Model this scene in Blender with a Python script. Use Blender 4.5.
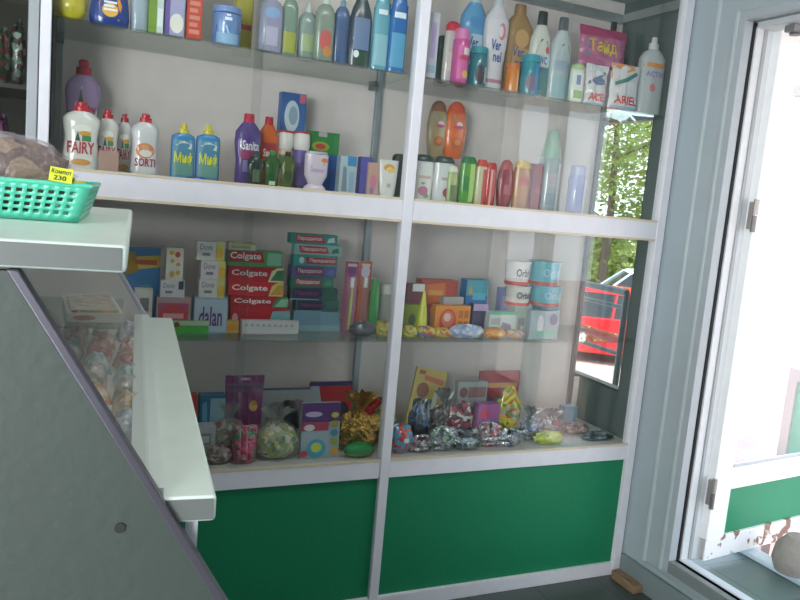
import bpy, math, random
from mathutils import Vector, Matrix
for o in list(bpy.data.objects): bpy.data.objects.remove(o)
SC = bpy.context.scene; COL = SC.collection
rnd = random.Random(7)

# ------------------------------------------------------------------ camera
CAM = Vector((0.0323, -2.366, 1.5)); YAW, PIT, ROL, FPX = 0.4299, 0.1317, 0.0889, 756.44
_f = Vector((math.sin(YAW)*math.cos(PIT), math.cos(YAW)*math.cos(PIT), -math.sin(PIT)))
_r = Vector((math.cos(YAW), -math.sin(YAW), 0)); _d = _f.cross(_r)
RT = math.cos(ROL)*_r - math.sin(ROL)*_d; DN = math.cos(ROL)*_d + math.sin(ROL)*_r
cd = bpy.data.cameras.new('camera'); cam = bpy.data.objects.new('camera', cd); COL.objects.link(cam)
cd.sensor_width = 36; cd.sensor_fit = 'HORIZONTAL'; cd.lens = FPX*36/800; cd.clip_start = .02; cd.clip_end = 300
m3 = Matrix((RT, -DN, -_f)).transposed(); cam.matrix_world = Matrix.Translation(CAM) @ m3.to_4x4()
SC.camera = cam
# ------------------------------------------------------------------ world, sun, added fill lights, exposure
w = bpy.data.worlds.new('sky'); SC.world = w; w.use_nodes = True; nt = w.node_tree
bg = nt.nodes['Background']; tc = nt.nodes.new('ShaderNodeTexCoord'); sx = nt.nodes.new('ShaderNodeSeparateXYZ'); rp = nt.nodes.new('ShaderNodeValToRGB')
nt.links.new(tc.outputs['Generated'], sx.inputs[0]); nt.links.new(sx.outputs[2], rp.inputs[0]); nt.links.new(rp.outputs[0], bg.inputs[0])
rp.color_ramp.elements[0].color = (.86, .93, 1, 1); rp.color_ramp.elements[1].color = (.5, .72, 1, 1); bg.inputs[1].default_value = 3.2
sd = bpy.data.lights.new('sun', 'SUN'); sd.energy = 9; sd.angle = .01; sd.color = (1, .96, .9)
so = bpy.data.objects.new('sun', sd); COL.objects.link(so)
so.rotation_euler = Vector((.75, -.55, 1.45)).to_track_quat('Z', 'Y').to_euler()
def area(name, loc, aim, sx_, sy_, e, col=(1, 1, 1)):
    l = bpy.data.lights.new(name, 'AREA'); l.shape = 'RECTANGLE'; l.size = sx_; l.size_y = sy_; l.energy = e; l.color = col
    o = bpy.data.objects.new(name, l); COL.objects.link(o); o.location = loc
    o.rotation_euler = (Vector(aim)-Vector(loc)).to_track_quat('-Z', 'Y').to_euler(); return o
area('rear_fill', (-1.45, -4.16, 1.3), (.2, 0, .95), 1.9, 1.9, 225, (.95, .97, 1))  # fill light added behind the camera to brighten the cabinet
area('side_fill', (-2.46, -1.9, 1.55), (0, -1.7, 1.3), 1.5, 1.3, 30, (.92, .96, 1))  # second added fill light, at the unseen left wall
SC.view_settings.view_transform = 'Standard'; SC.view_settings.look = 'None'; SC.view_settings.gamma = 1
SC.view_settings.use_curve_mapping = False; SC.view_settings.exposure = 0.25

# ------------------------------------------------------------------ camera arithmetic for sizing goods on their shelves
def ray(px, py): return RT*((px-400)/FPX) + DN*((py-300)/FPX) + _f
def at(px, py, ax, v):
    d = ray(px, py); return CAM + d*((v-CAM[ax])/d[ax])
def pj(p):
    v = Vector(p)-CAM; z = v.dot(_f); return 400+FPX*v.dot(RT)/z, 300+FPX*v.dot(DN)/z

# ------------------------------------------------------------------ materials
def lin(h):
    h = h.lstrip('#'); c = [int(h[i:i+2], 16)/255 for i in (0, 2, 4)]
    return tuple(x/12.92 if x <= .04045 else ((x+.055)/1.055)**2.4 for x in c)+(1,)
MC = {}
def M(hexc, kind='card'):
    k = (hexc if isinstance(hexc, str) else tuple(hexc), kind)
    if k in MC: return MC[k]
    m = bpy.data.materials.new(kind); m.use_nodes = True; N = m.node_tree.nodes; L = m.node_tree.links
    b = N['Principled BSDF']; I = b.inputs; out = N['Material Output']; MC[k] = m
    tc = N.new('ShaderNodeTexCoord')
    def bump(tex, dist, strength):
        bp = N.new('ShaderNodeBump'); bp.inputs['Distance'].default_value = dist; bp.inputs['Strength'].default_value = strength
        L.new(tex, bp.inputs['Height']); L.new(bp.outputs[0], I['Normal'])
    def noise(sc, det=2):
        n = N.new('ShaderNodeTexNoise'); n.inputs['Scale'].default_value = sc; n.inputs['Detail'].default_value = det
        L.new(tc.outputs['Object'], n.inputs['Vector']); return n
    def vary(c, sc, amt, c2=None):
        n = noise(sc, 3); r = N.new('ShaderNodeValToRGB'); e = r.color_ramp.elements
        e[0].position = .3; e[1].position = .7
        e[0].color = tuple(x*(1-amt) for x in c[:3])+(1,) if c2 is None else c2; e[1].color = c
        L.new(n.outputs['Fac'], r.inputs[0]); L.new(r.outputs[0], I['Base Color']); return r
    if isinstance(hexc, (tuple, list)):      # patchwork of several printed colours
        v = N.new('ShaderNodeTexVoronoi'); v.inputs['Scale'].default_value = {'candy': 62, 'fruit': 22}.get(kind, 60)
        L.new(tc.outputs['Object'], v.inputs['Vector'])
        s = N.new('ShaderNodeSeparateColor'); L.new(v.outputs['Color'], s.inputs[0])
        r = N.new('ShaderNodeValToRGB'); r.color_ramp.interpolation = 'CONSTANT'; e = r.color_ramp.elements
        while len(e) < len(hexc): e.new(.5)
        for i, h in enumerate(hexc): e[i].position = i/len(hexc); e[i].color = lin(h)
        L.new(s.outputs[0], r.inputs[0]); L.new(r.outputs[0], I['Base Color'])
        I['Roughness'].default_value = .35
        if kind != 'fruit': I['Coat Weight'].default_value = 1; I['Coat Roughness'].default_value = .12
        if kind == 'foil': I['Metallic'].default_value = .8; I['Roughness'].default_value = .25
        n = N.new('ShaderNodeTexVoronoi'); n.inputs['Scale'].default_value = 90; L.new(tc.outputs['Object'], n.inputs['Vector'])
        bump(n.outputs['Distance'], .004, .9)
        return m
    c = lin(hexc)
    if kind == 'glass':
        t = N.new('ShaderNodeBsdfTransparent'); t.inputs[0].default_value = c
        g = N.new('ShaderNodeBsdfGlossy'); g.inputs['Roughness'].default_value = .01
        lw = N.new('ShaderNodeLayerWeight'); lw.inputs[0].default_value = .5
        p = N.new('ShaderNodeMath'); p.operation = 'POWER'; p.inputs[1].default_value = 5; L.new(lw.outputs['Facing'], p.inputs[0])
        a = N.new('ShaderNodeMath'); a.operation = 'MULTIPLY_ADD'; a.inputs[1].default_value = .95; a.inputs[2].default_value = .045
        L.new(p.outputs[0], a.inputs[0]); mx = N.new('ShaderNodeMixShader')
        L.new(a.outputs[0], mx.inputs[0]); L.new(t.outputs[0], mx.inputs[1]); L.new(g.outputs[0], mx.inputs[2]); L.new(mx.outputs[0], out.inputs[0])
    elif kind == 'hazy':                    # glass with reflected glare put in as uneven pale haze
        t = N.new('ShaderNodeBsdfTransparent'); I['Base Color'].default_value = c; I['Roughness'].default_value = .12
        mr = N.new('ShaderNodeMapRange'); mr.inputs['To Min'].default_value = .10; mr.inputs['To Max'].default_value = .18
        L.new(noise(5, 4).outputs['Fac'], mr.inputs['Value']); mx = N.new('ShaderNodeMixShader'); L.new(mr.outputs[0], mx.inputs[0])
        L.new(t.outputs[0], mx.inputs[1]); L.new(b.outputs[0], mx.inputs[2]); L.new(mx.outputs[0], out.inputs[0])
    elif kind == 'film':                     # clear crinkled wrapping
        t = N.new('ShaderNodeBsdfTransparent'); t.inputs[0].default_value = (.93, .93, .93, 1)
        I['Base Color'].default_value = c; I['Roughness'].default_value = .12
        mx = N.new('ShaderNodeMixShader'); mx.inputs[0].default_value = .13
        L.new(t.outputs[0], mx.inputs[1]); L.new(b.outputs[0], mx.inputs[2]); L.new(mx.outputs[0], out.inputs[0])
        bump(noise(60, 3).outputs['Fac'], .01, .8)
    elif kind == 'clear':                    # see-through tinted plastic
        vary(c, 30, .06); I['Roughness'].default_value = .12; I['Alpha'].default_value = .78
    elif kind == 'gloss':
        vary(c, 25, .05); I['Roughness'].default_value = .18; I['Coat Weight'].default_value = .3
    elif kind == 'wrap':
        vary(c, 20, .1); I['Roughness'].default_value = .3; I['Coat Weight'].default_value = .6
        bump(noise(45, 3).outputs['Fac'], .008, .6)
    elif kind == 'foil':
        vary(c, 40, .25); I['Metallic'].default_value = .9; I['Roughness'].default_value = .22
        bump(noise(70, 3).outputs['Fac'], .01, .9)
    elif kind == 'metal':
        vary(c, 12, .08); I['Metallic'].default_value = .6; I['Roughness'].default_value = .4
    elif kind == 'chip':                     # white paint flaked off along the wood
        vary(c, 14, 0, lin('#8a6a5a')).color_ramp.elements[0].position = .40; N['Color Ramp'].color_ramp.elements[1].position = .44
        I['Roughness'].default_value = .5
    elif kind == 'wall':
        vary(c, 3, .06); I['Roughness'].default_value = .55; bump(noise(60, 4).outputs['Fac'], .003, .3)
    elif kind == 'tile':
        br = N.new('ShaderNodeTexBrick'); br.offset = 0; br.inputs['Scale'].default_value = 3.3; br.inputs['Mortar Size'].default_value = .012
        br.inputs['Brick Width'].default_value = 1; br.inputs['Row Height'].default_value = 1
        br.inputs['Color1'].default_value = c; br.inputs['Color2'].default_value = tuple(x*.8 for x in c[:3])+(1,)
        br.inputs['Mortar'].default_value = tuple(x*.5 for x in c[:3])+(1,)
        L.new(tc.outputs['Object'], br.inputs[0]); L.new(br.outputs[0], I['Base Color']); I['Roughness'].default_value = .35
    elif kind == 'ground':
        vary(c, 2.5, .22); I['Roughness'].default_value = .9; bump(noise(30, 5).outputs['Fac'], .02, .6)
    elif kind == 'leaf':
        vary(c, 6, .45); I['Roughness'].default_value = .5
        tr = N.new('ShaderNodeBsdfTranslucent'); tr.inputs[0].default_value = tuple(min(1, x*1.5) for x in c[:3])+(1,)
        mx = N.new('ShaderNodeMixShader'); mx.inputs[0].default_value = .35
        L.new(b.outputs[0], mx.inputs[1]); L.new(tr.outputs[0], mx.inputs[2]); L.new(mx.outputs[0], out.inputs[0])
    else:
        vary(c, 18, .05); I['Roughness'].default_value = {'card': .42, 'matte': .7, 'plastic': .28, 'paint': .35}.get(kind, .5)
    return m

# ------------------------------------------------------------------ mesh building
TXT = {}
def text_mesh(s):
    if s in TXT: return TXT[s]
    c = bpy.data.curves.new('t', 'FONT'); c.body = s; c.resolution_u = 2; c.offset = .02
    o = bpy.data.objects.new('t', c); COL.objects.link(o); bpy.context.view_layer.update()
    me = bpy.data.meshes.new_from_object(o.evaluated_get(bpy.context.evaluated_depsgraph_get()))
    vs = [(v.co.x, v.co.y) for v in me.vertices]; fs = [tuple(p.vertices) for p in me.polygons]
    bpy.data.objects.remove(o); bpy.data.curves.remove(c); bpy.data.meshes.remove(me)
    x0 = min(v[0] for v in vs); x1 = max(v[0] for v in vs); y0 = min(v[1] for v in vs); y1 = max(v[1] for v in vs)
    TXT[s] = ([((a-x0)/(x1-x0), (b-y0)/(y1-y0)) for a, b in vs], fs); return TXT[s]
class G:
    def __init__(s): s.v = []; s.f = []; s.m = []; s.mats = []
    def mi(s, m):
        if m not in s.mats: s.mats.append(m)
        return s.mats.index(m)
    def add(s, vs, fs, m, T=None):
        n = len(s.v); k = s.mi(m)
        s.v += [tuple(T @ Vector(v)) for v in vs] if T else [tuple(v) for v in vs]
        s.f += [tuple(i+n for i in f) for f in fs]; s.m += [k]*len(fs)
    def box(s, x0, x1, y0, y1, z0, z1, m, T=None):
        vs = [(x, y, z) for z in (z0, z1) for y in (y0, y1) for x in (x0, x1)]
        s.add(vs, [(0, 2, 3, 1), (4, 5, 7, 6), (0, 1, 5, 4), (2, 6, 7, 3), (0, 4, 6, 2), (1, 3, 7, 5)], m, T); return s
    def hexa(s, P, m):       # 8 corners: bottom 4 ccw, top 4 ccw
        s.add(P, [(3, 2, 1, 0), (4, 5, 6, 7), (0, 1, 5, 4), (1, 2, 6, 5), (2, 3, 7, 6), (3, 0, 4, 7)], m); return s
    def loft(s, prof, m, e=2, n=24, T=None):   # prof: (z, rx, ry[, cx, cy])
        vs = []; fs = []
        for p in prof:
            z, rx, ry = p[:3]; cx, cy = (p[3], p[4]) if len(p) > 3 else (0, 0)
            for i in range(n):
                a = 2*math.pi*i/n; c, q = math.cos(a), math.sin(a)
                vs.append((cx+rx*math.copysign(abs(c)**(2/e), c), cy+ry*math.copysign(abs(q)**(2/e), q), z))
        for j in range(len(prof)-1):
            for i in range(n):
                a = j*n+i; b = j*n+(i+1) % n; fs.append((a, b, b+n, a+n))
        fs.append(tuple(reversed(range(n)))); fs.append(tuple(range((len(prof)-1)*n, len(prof)*n)))
        s.add(vs, fs, m, T); return s
    def tube(s, pts, r, m, n=8):
        pts = [Vector(p) for p in pts]; vs = []; fs = []
        for i, p in enumerate(pts):
            t = (pts[min(i+1, len(pts)-1)]-pts[max(i-1, 0)]).normalized()
            a = t.cross(Vector((0, 0, 1)) if abs(t.z) < .9 else Vector((1, 0, 0))).normalized(); b = t.cross(a)
            ri = r[i] if isinstance(r, (list, tuple)) else r
            vs += [p+ri*(math.cos(6.2832*k/n)*a+math.sin(6.2832*k/n)*b) for k in range(n)]
        for i in range(len(pts)-1):
            for k in range(n): fs.append((i*n+k, i*n+(k+1) % n, (i+1)*n+(k+1) % n, (i+1)*n+k))
        fs.append(tuple(reversed(range(n)))); fs.append(tuple(range((len(pts)-1)*n, len(pts)*n)))
        s.add(vs, fs, m); return s
    def prism(s, poly, y0, y1, m, T=None):     # polygon in x-z pushed along y
        n = len(poly); vs = [(x, y0, z) for x, z in poly]+[(x, y1, z) for x, z in poly]
        s.add(vs, [tuple(range(n)), tuple(reversed(range(n, 2*n)))]+[(i, i+n, (i+1) % n+n, (i+1) % n) for i in range(n)], m, T); return s
    def deco(s, D, w, h, fy, T=None, kind='card'):
        for li, d in enumerate(D):
            eps = .0006+.0005*li; k = d[0]
            mp = lambda u, v: ((u-.5)*w, fy((u-.5)*w, v*h)-eps, v*h)
            if k == 'r':
                _, a, b, c, e, col = d; nx, nz = 8, 6
                vs = [mp(a+(c-a)*i/nx, b+(e-b)*j/nz) for j in range(nz+1) for i in range(nx+1)]
                fs = [(j*(nx+1)+i, j*(nx+1)+i+1, (j+1)*(nx+1)+i+1, (j+1)*(nx+1)+i) for j in range(nz) for i in range(nx)]
            elif k == 'e':
                _, a, b, c, e, col = d; vs = [mp(a, b)]; fs = []; q = 20
                for r_ in (.5, 1): vs += [mp(a+c*r_*math.cos(6.2832*i/q), b+e*r_*math.sin(6.2832*i/q)) for i in range(q)]
                for i in range(q): fs += [(0, 1+i, 1+(i+1) % q), (1+i, 1+q+i, 1+q+(i+1) % q, 1+(i+1) % q)]
            elif k == 't':
                _, st, a, b, c, e, col = d; tv, fs = text_mesh(st); vs = [mp(a+(c-a)*x, b+(e-b)*y) for x, y in tv]
            elif k == 'p':
                _, P, col = d; vs = [mp(*p) for p in P]; fs = [tuple(range(len(P)))]
            s.add(vs, fs, M(col, kind), T)
        return s
    def build(s, name, parent=None, bevel=0, solid=0, ang=35):
        me = bpy.data.meshes.new(name); me.from_pydata([tuple(v) for v in s.v], [], s.f)
        for m in s.mats: me.materials.append(m)
        me.polygons.foreach_set('material_index', s.m); me.polygons.foreach_set('use_smooth', [True]*len(s.f))
        me.set_sharp_from_angle(angle=math.radians(ang)); me.update()
        o = bpy.data.objects.new(name, me); COL.objects.link(o)
        if parent: o.parent = parent
        if bevel:
            b = o.modifiers.new('b', 'BEVEL'); b.width = bevel; b.segments = 2; b.limit_method = 'ANGLE'; b.angle_limit = 1
        if solid:
            b = o.modifiers.new('s', 'SOLIDIFY'); b.thickness = solid; b.offset = 0
        return o
def tag(o, label, cat, group=None, kind=None):
    o['label'] = label; o['category'] = cat
    if group: o['group'] = group
    if kind: o['kind'] = kind
    return o
def struct(o, label=None): o['kind'] = 'structure'; return o
def empty(name, loc=(0, 0, 0), rz=0):
    o = bpy.data.objects.new(name, None); COL.objects.link(o); o.location = loc; o.rotation_euler = (0, 0, rz); o.empty_display_size = .02; return o
def copy_tree(o, parent=None):
    c = o.copy(); COL.objects.link(c)
    if parent: c.parent = parent
    for ch in list(o.children): copy_tree(ch, c)
    return c
def fbm(x, y, z, s=0): 
    return (math.sin(x*1.7+s)+math.sin(y*2.3+s*1.3+x)+math.sin(z*2.9+s*.7+y*1.1)+.5*math.sin(5.1*x+4.3*z+s*2)+.5*math.sin(6.7*y-3.9*z+s*3))/4

# ================================================================== the room
WX = 2.26
FLOOR = M('#4a5653', 'tile'); WALL = M('#a6b4ba', 'wall')
struct(G().box(-2.6, WX, -4.2, .72, -.05, 0, FLOOR).build('floor'))
struct(G().box(-2.6, 2.29, -4.2, .72, 2.7, 2.75, M('#b9c4c2', 'wall')).build('ceiling'))
struct(G().box(-2.6, 2.29, .65, .72, 0, 2.7, M('#8a8784', 'wall')).build('wall_back'))
struct(G().box(-2.6, 2.29, -4.27, -4.2, 0, 2.7, M('#8d9090', 'wall')).build('wall_front'))
struct(G().box(-2.6, -2.5, -4.2, .65, 0, 2.7, M('#9a9d9c', 'wall')).build('wall_left'))
GZ = -1.4
WY0, WY1, WZ0, WZ1 = .13, .60, .76, 1.93            # window behind the cabinet end
DY0, DY1, DZ0, DZ1 = -1.33, -.29, .2, 2.235           # doorway
g = G()
for y0, y1, z0, z1 in ((-4.2, DY0, 0, 2.7), (DY0, DY1, 0, DZ0), (DY0, DY1, DZ1, 2.7), (DY1, WY0, 0, 2.7), (WY0, WY1, 0, WZ0), (WY0, WY1, WZ1, 2.7), (WY1, .65, 0, 2.7)):
    g.box(WX, WX+.03, y0, y1, z0, z1, WALL)
struct(g.build('wall_right'))
# casing and door frame
CAS = M('#a8b4b9', 'paint'); CAS2 = M('#bcc8cb', 'paint')
g = G()
g.box(WX-.012, WX, -.235, -.14, .13, 2.36, CAS).box(WX-.012, WX, -1.5, -.235, 2.27, 2.36, CAS)
g.box(WX-.02, WX-.004, -.155, -.14, .13, 2.375, CAS2).box(WX-.02, WX-.004, -1.5, -.14, 2.36, 2.375, CAS2)
g.box(WX-.018, WX, -1.5, -.235, .13, .155, CAS)
struct(g.build('trim_1', bevel=.003))
g = G(); FR = M('#aab3b8', 'paint'); DK = M('#15161c', 'matte'); WH = M('#eef0f2', 'paint')
g.box(WX-.03, WX+.01, DY1-.001, -.235, .15, 2.27, FR).box(WX-.036, WX-.02, -.262, -.25, .15, 2.27, CAS2)
g.box(WX+.01, WX+.022, DY1-.006, DY1+.01, .2, 2.235, DK)
g.box(WX+.022, WX+.105, DY1-.012, DY1+.02, .2, 2.235, M('#d5dadd', 'paint'))
g.box(WX+.055, WX+.07, DY1-.018, DY1-.01, .2, 2.235, M('#9ea3a6', 'paint'))
g.box(WX-.03, WX+.01, -1.5, DY1, 2.235, 2.27, FR).box(WX+.022, WX+.105, -1.33, DY1, 2.215, 2.26, M('#c9ced1', 'paint'))
g.box(WX-.03, WX+.02, -1.5, DY1, .155, .2, M('#7f8788', 'paint')).box(WX+.02, WX+.06, -1.33, DY1, .165, .205, M('#d9e4ee', 'paint'))
struct(g.build('trim_2', bevel=.002))
g = G()
g.box(WX-.02, WX, -3.9, -.02, 0, .10, M('#7d898b', 'wall')); struct(g.build('baseboard_right', bevel=.004))
g = G().box(2.19, 2.24, -.17, -.03, 0, .035, M('#8a6f55', 'ground')); tag(g.build('wood_block', bevel=.005), 'small brown wood block on the floor beside the cabinet foot', 'wood')
# window frame in the side wall
g = G(); DF = M('#4a4340', 'paint')
g.box(WX-.005, WX+.04, WY0-.012, WY0+.012, WZ0, WZ1, DF).box(WX-.005, WX+.04, WY1-.006, WY1+.02, WZ0, WZ1, DF)
g.box(WX-.005, WX+.04, WY0, WY1, WZ0-.02, WZ0+.01, DF).box(WX-.005, WX+.04, WY0, WY1, WZ1-.01, WZ1+.02, DF)
f = struct(g.build('window_1')); struct(G().box(WX+.012, WX+.016, WY0, WY1, WZ0, WZ1, M('#f2f7f5', 'glass')).build('window_pane', f))
for n_, P_, T_ in (('added_window_2', (-1.45, -4.2), 0), ('added_window_3', (-2.5, -1.9), 1)):  # unseen window frames added to go with the fill lights
    g = G(); m_ = M('#e4e6e8', 'paint')
    for a_, b_, c_, d_ in ((-1, -.94, .3, 2.3), (.94, 1, .3, 2.3), (-.03, .03, .3, 2.3), (-1, 1, .28, .35), (-1, 1, 2.24, 2.3)):
        if T_: g.box(0, .03, a_*.8, b_*.8, c_, d_, m_)
        else: g.box(a_, b_, 0, .03, c_, d_, m_)
    f = g.build(n_, bevel=.003); struct(f); f.location = (P_[0], P_[1], 0)
# ceiling lamps added out of view to lift the room light
for i, (x, y) in enumerate(((.9, -1.1), (-.9, -2.9))):
    t = tag(empty('fill_lamp', (x, y, 2.7)), 'added white fill lamp on the ceiling %s' % ('near the display cabinet' if i == 0 else 'over the sales side of the room'), 'lamp', 'added ceiling lamps')
    G().box(-.62, .62, -.06, .06, -.04, 0, M('#e8e8e8', 'paint')).build('housing', t)
    l = bpy.data.lights.new('fill_light', 'AREA'); l.shape = 'RECTANGLE'; l.size = 1.2; l.size_y = .09; l.energy = 9; l.color = (1, .95, .9)
    lo = bpy.data.objects.new('fill_light', l); COL.objects.link(lo); lo.parent = t; lo.location = (0, 0, -.05)

# ================================================================== door leaves
LD = Vector((math.sin(math.radians(83)), math.cos(math.radians(83)), 0))
WHT = M('#f1f3f4', 'paint'); GRN = M('#14855e', 'paint'); GLS = M('#f4f6f6', 'hazy')  # GLS: pale diffuse mixed in to whiten the leaf glass like outdoor glare
def door_leaf(name, w):
    r = empty(name)
    g = G()
    g.box(0, .11, 0, .04, 0, 2.02, WHT).box(w-.11, w, 0, .04, 0, 2.02, WHT)
    g.box(.11, w-.11, 0, .04, 1.92, 2.02, WHT).box(.11, w-.11, 0, .04, .82, .90, WHT).box(.11, w-.11, 0, .04, .28, .37, WHT)
    g.box(.10, w-.10, -.006, .0, .372, .385, M('#b9bcc2', 'paint'))
    g.build('frame', r, bevel=.003)
    G().box(.0, w, -.002, .042, -.001, .09, M('#ecedf0', 'chip')).build('kick_rail', r, bevel=.003)
    G().box(.11, w-.11, .012, .03, .09, .28, GRN).build('lower_panel', r)
    G().box(.11, w-.11, .018, .022, .37, .82, GLS).build('window_pane', r)
    G().box(.11, w-.11, .018, .022, .90, 1.92, GLS).build('window_pane', r)
    for z in (.28, 1.35):
        h = G(); h.tube([(-.012, -.008, z-.06), (-.012, -.008, z)], .009, M('#7c7674', 'metal')).tube([(-.012, -.008, z+.003), (-.012, -.008, z+.06)], .010, M('#a5a09c', 'metal'))
        h.box(-.012, .0, -.003, .02, z-.05, z+.05, M('#a5a09c', 'metal')); h.build('hinge', r)
    return r
d1 = struct(door_leaf('door_1', .86)); d1.location = (WX+.105, DY1-.045, .205); d1.rotation_euler = (0, 0, math.atan2(LD.y, LD.x))
d2 = struct(door_leaf('door_2', .52)); d2.location = (WX+.03, -1.325, .205); d2.rotation_euler = (0, 0, math.pi/2); d2.scale = (1, -1, 1)
# door closer bracket above
t = tag(empty('door_closer', (WX+.07, -.42, 2.21)), 'small grey metal closer bracket with rod above the open white door', 'door closer')
G().box(-.03, .03, -.02, .02, -.022, 0, M('#8f9092', 'metal')).tube([(0, 0, -.03), (0, 0, -.01)], .018, M('#6c6d70', 'metal'), 12).build('bracket', t)
G().tube([(0, 0, -.02), (.05, -.13, -.012), (.04, -.34, -.014)], .005, M('#4a4b50', 'metal')).build('rod', t)

# ================================================================== outdoors
struct(G().box(2.29, 60, -25, 60, GZ-.05, GZ, M('#b89e94', 'ground')).build('floor_yard'))
g = G().box(2.29, 2.72, -2.2, 1.9, GZ, .165, M('#5f7472', 'tile')); struct(g.build('floor_porch'))
tag(G().box(2.66, 2.73, -2.2, 1.9, .165, .19, M('#cfe0ea', 'matte')).build('porch_curb', bevel=.006), 'pale blue curb strip along the edge of the dark tiled porch', 'curb')
g = G(); 
P = [];
g.loft([(0, .055, .05), (.03, .066, .06), (.07, .06, .055, .004, .002), (.10, .035, .033, .008, 0)], M('#9b958e', 'ground'), n=14)
o = tag(g.build('stone'), 'rounded grey stone on the porch edge under the open door', 'stone'); o.location = (2.705, -.47, .19); o.scale = (1.35, 1.35, 1.4)
struct(G().box(2.29, 4.4, -3.4, .5, 2.42, 2.5, M('#d8cdb8', 'paint')).build('ceiling_porch'))  # cream porch roof, lengthened out of view to keep sun off the leaf
g = G()
for y in (-2.9,): g.box(4.25, 4.33, y, y+.08, GZ, 2.42, M('#d8cdb8', 'paint'))
tag(g.build('porch_post'), 'cream square post holding up the porch roof', 'post')
# white outbuilding across the yard, behind the door leaf
t = tag(empty('outbuilding', (7.6, 2.6, GZ), 0), 'white rendered outbuilding across the yard beyond the open door', 'building')
G().box(0, 3.5, -6.5, 1.0, 0, 4.4, M('#eceae4', 'wall')).build('wall', t)
G().box(-.25, 3.7, -6.8, 1.15, 4.4, 4.52, M('#9a8f86', 'matte')).build('roof', t)
G().box(-.03, 0, -1.75, -.95, .0, 2.0, M('#2d9c78', 'paint')).build('door', t, bevel=.01)
t = tag(empty('porch_screen', (3.4, -.17, GZ)), 'low green board screen in a pink frame outside the open door', 'screen')
G().box(0, .03, .05, .33, 1.65, 2.18, M('#2aa878', 'paint')).build('board', t)
g = G(); m_ = M('#c8a8a4', 'paint')
for y_ in (0, .33): g.box(-.01, .04, y_, y_+.05, 0, 2.24, m_)
g.box(-.01, .04, .05, .33, 2.18, 2.24, m_).box(-.01, .04, .05, .33, 1.60, 1.65, m_).build('frame', t)
# railing by the road
def railing():
    t = tag(empty('guard_rail', (2.69, .66, .19)), 'dark metal guard rail on the porch edge outside the shop window', 'railing')
    m = M('#3b3f42', 'metal')
    for z in (.62, .86, .94): G().tube([(0, 0, z), (0, 1.2, z)], .012 if z < .9 else .018, m).build('rail', t)
    for k in range(4): G().tube([(0, .4*k, 0), (0, .4*k, .94)], .016, m).build('post', t)
railing()
def car(name, loc, rz, col, label):
    t = tag(empty(name, loc, rz), label, 'car'); P = M(col, 'gloss'); B = M('#1c2024', 'gloss')
    g = G()     # lower body: cross sections along the length
    secs = [(-2.05, .55, .62, .35), (-1.9, .80, .85, .22), (-1.0, .84, .93, .2), (.9, .85, .90, .2), (1.75, .80, .74, .22), (2.0, .6, .62, .38)]
    vs = []; fs = []
    for x, hw, zt, zb in secs:
        vs += [(x, -hw, zb), (x, -hw-.02, (zb+zt)/2), (x, -hw+.04, zt), (x, 0, zt+.03), (x, hw-.04, zt), (x, hw+.02, (zb+zt)/2), (x, hw, zb), (x, 0, zb)]
    for i in range(len(secs)-1):
        for k in range(8): fs.append((i*8+k, i*8+(k+1) % 8, i*8+8+(k+1) % 8, i*8+8+k))
    fs += [tuple(range(8)), tuple(reversed(range(40, 48)))]
    g.add(vs, fs, P); g.build('body', t, bevel=.02)
    g = G(); g.hexa([(-1.7, -.76, .88), (1.0, -.76, .86), (1.0, .76, .86), (-1.7, .76, .88), (-1.25, -.6, 1.40), (.35, -.6, 1.42), (.35, .6, 1.42), (-1.25, .6, 1.40)], B); g.build('windows', t, bevel=.02)
    g = G(); g.hexa([(-1.32, -.62, 1.38), (.42, -.62, 1.40), (.42, .62, 1.40), (-1.32, .62, 1.38), (-1.2, -.56, 1.47), (.3, -.56, 1.48), (.3, .56, 1.48), (-1.2, .56, 1.47)], P)
    for s in (-1, 1):
        for xa, xb in ((1.02, .38), (-.35, -.40), (-1.72, -1.28)):
            g.tube([(xa, s*.77, .87), (xb, s*.61, 1.41)], .03, P)
    g.build('roof', t)
    for x in (-1.3, 1.25):
        for s in (-1, 1):
            wv = G(); wv.tube([(x, s*.70, .31), (x, s*.88, .31)], .31, M('#18181a', 'matte'), 20).tube([(x, s*.88, .31), (x, s*.89, .31)], .19, M('#b9bcc0', 'metal'), 16); wv.build('wheel', t)
    for s in (-1, 1):
        G().box(1.86, 1.97, s*.55-.12, s*.55+.12, .55, .68, M('#e8eef2', 'gloss')).build('headlight', t, bevel=.02)
        G().box(-2.02, -1.9, s*.6-.1, s*.6+.1, .6, .8, M('#a01818', 'gloss')).build('tail_light', t, bevel=.02)
    return t
car('parked_car', (CAM+ray(592, 320).normalized()*16.4).xy.to_3d()+Vector((0, 0, GZ)), 2.5, '#d8131f', 'bright red car parked just behind the guard rail')
car('parked_car', (CAM+ray(640, 280).normalized()*23).xy.to_3d()+Vector((0, 0, GZ)), 2.6, '#e9ecee', 'white car parked farther off behind the red car')
def way(px, d): v = ray(px, 190).normalized()*d; return (CAM.x+v.x, CAM.y+v.y, GZ)
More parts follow.
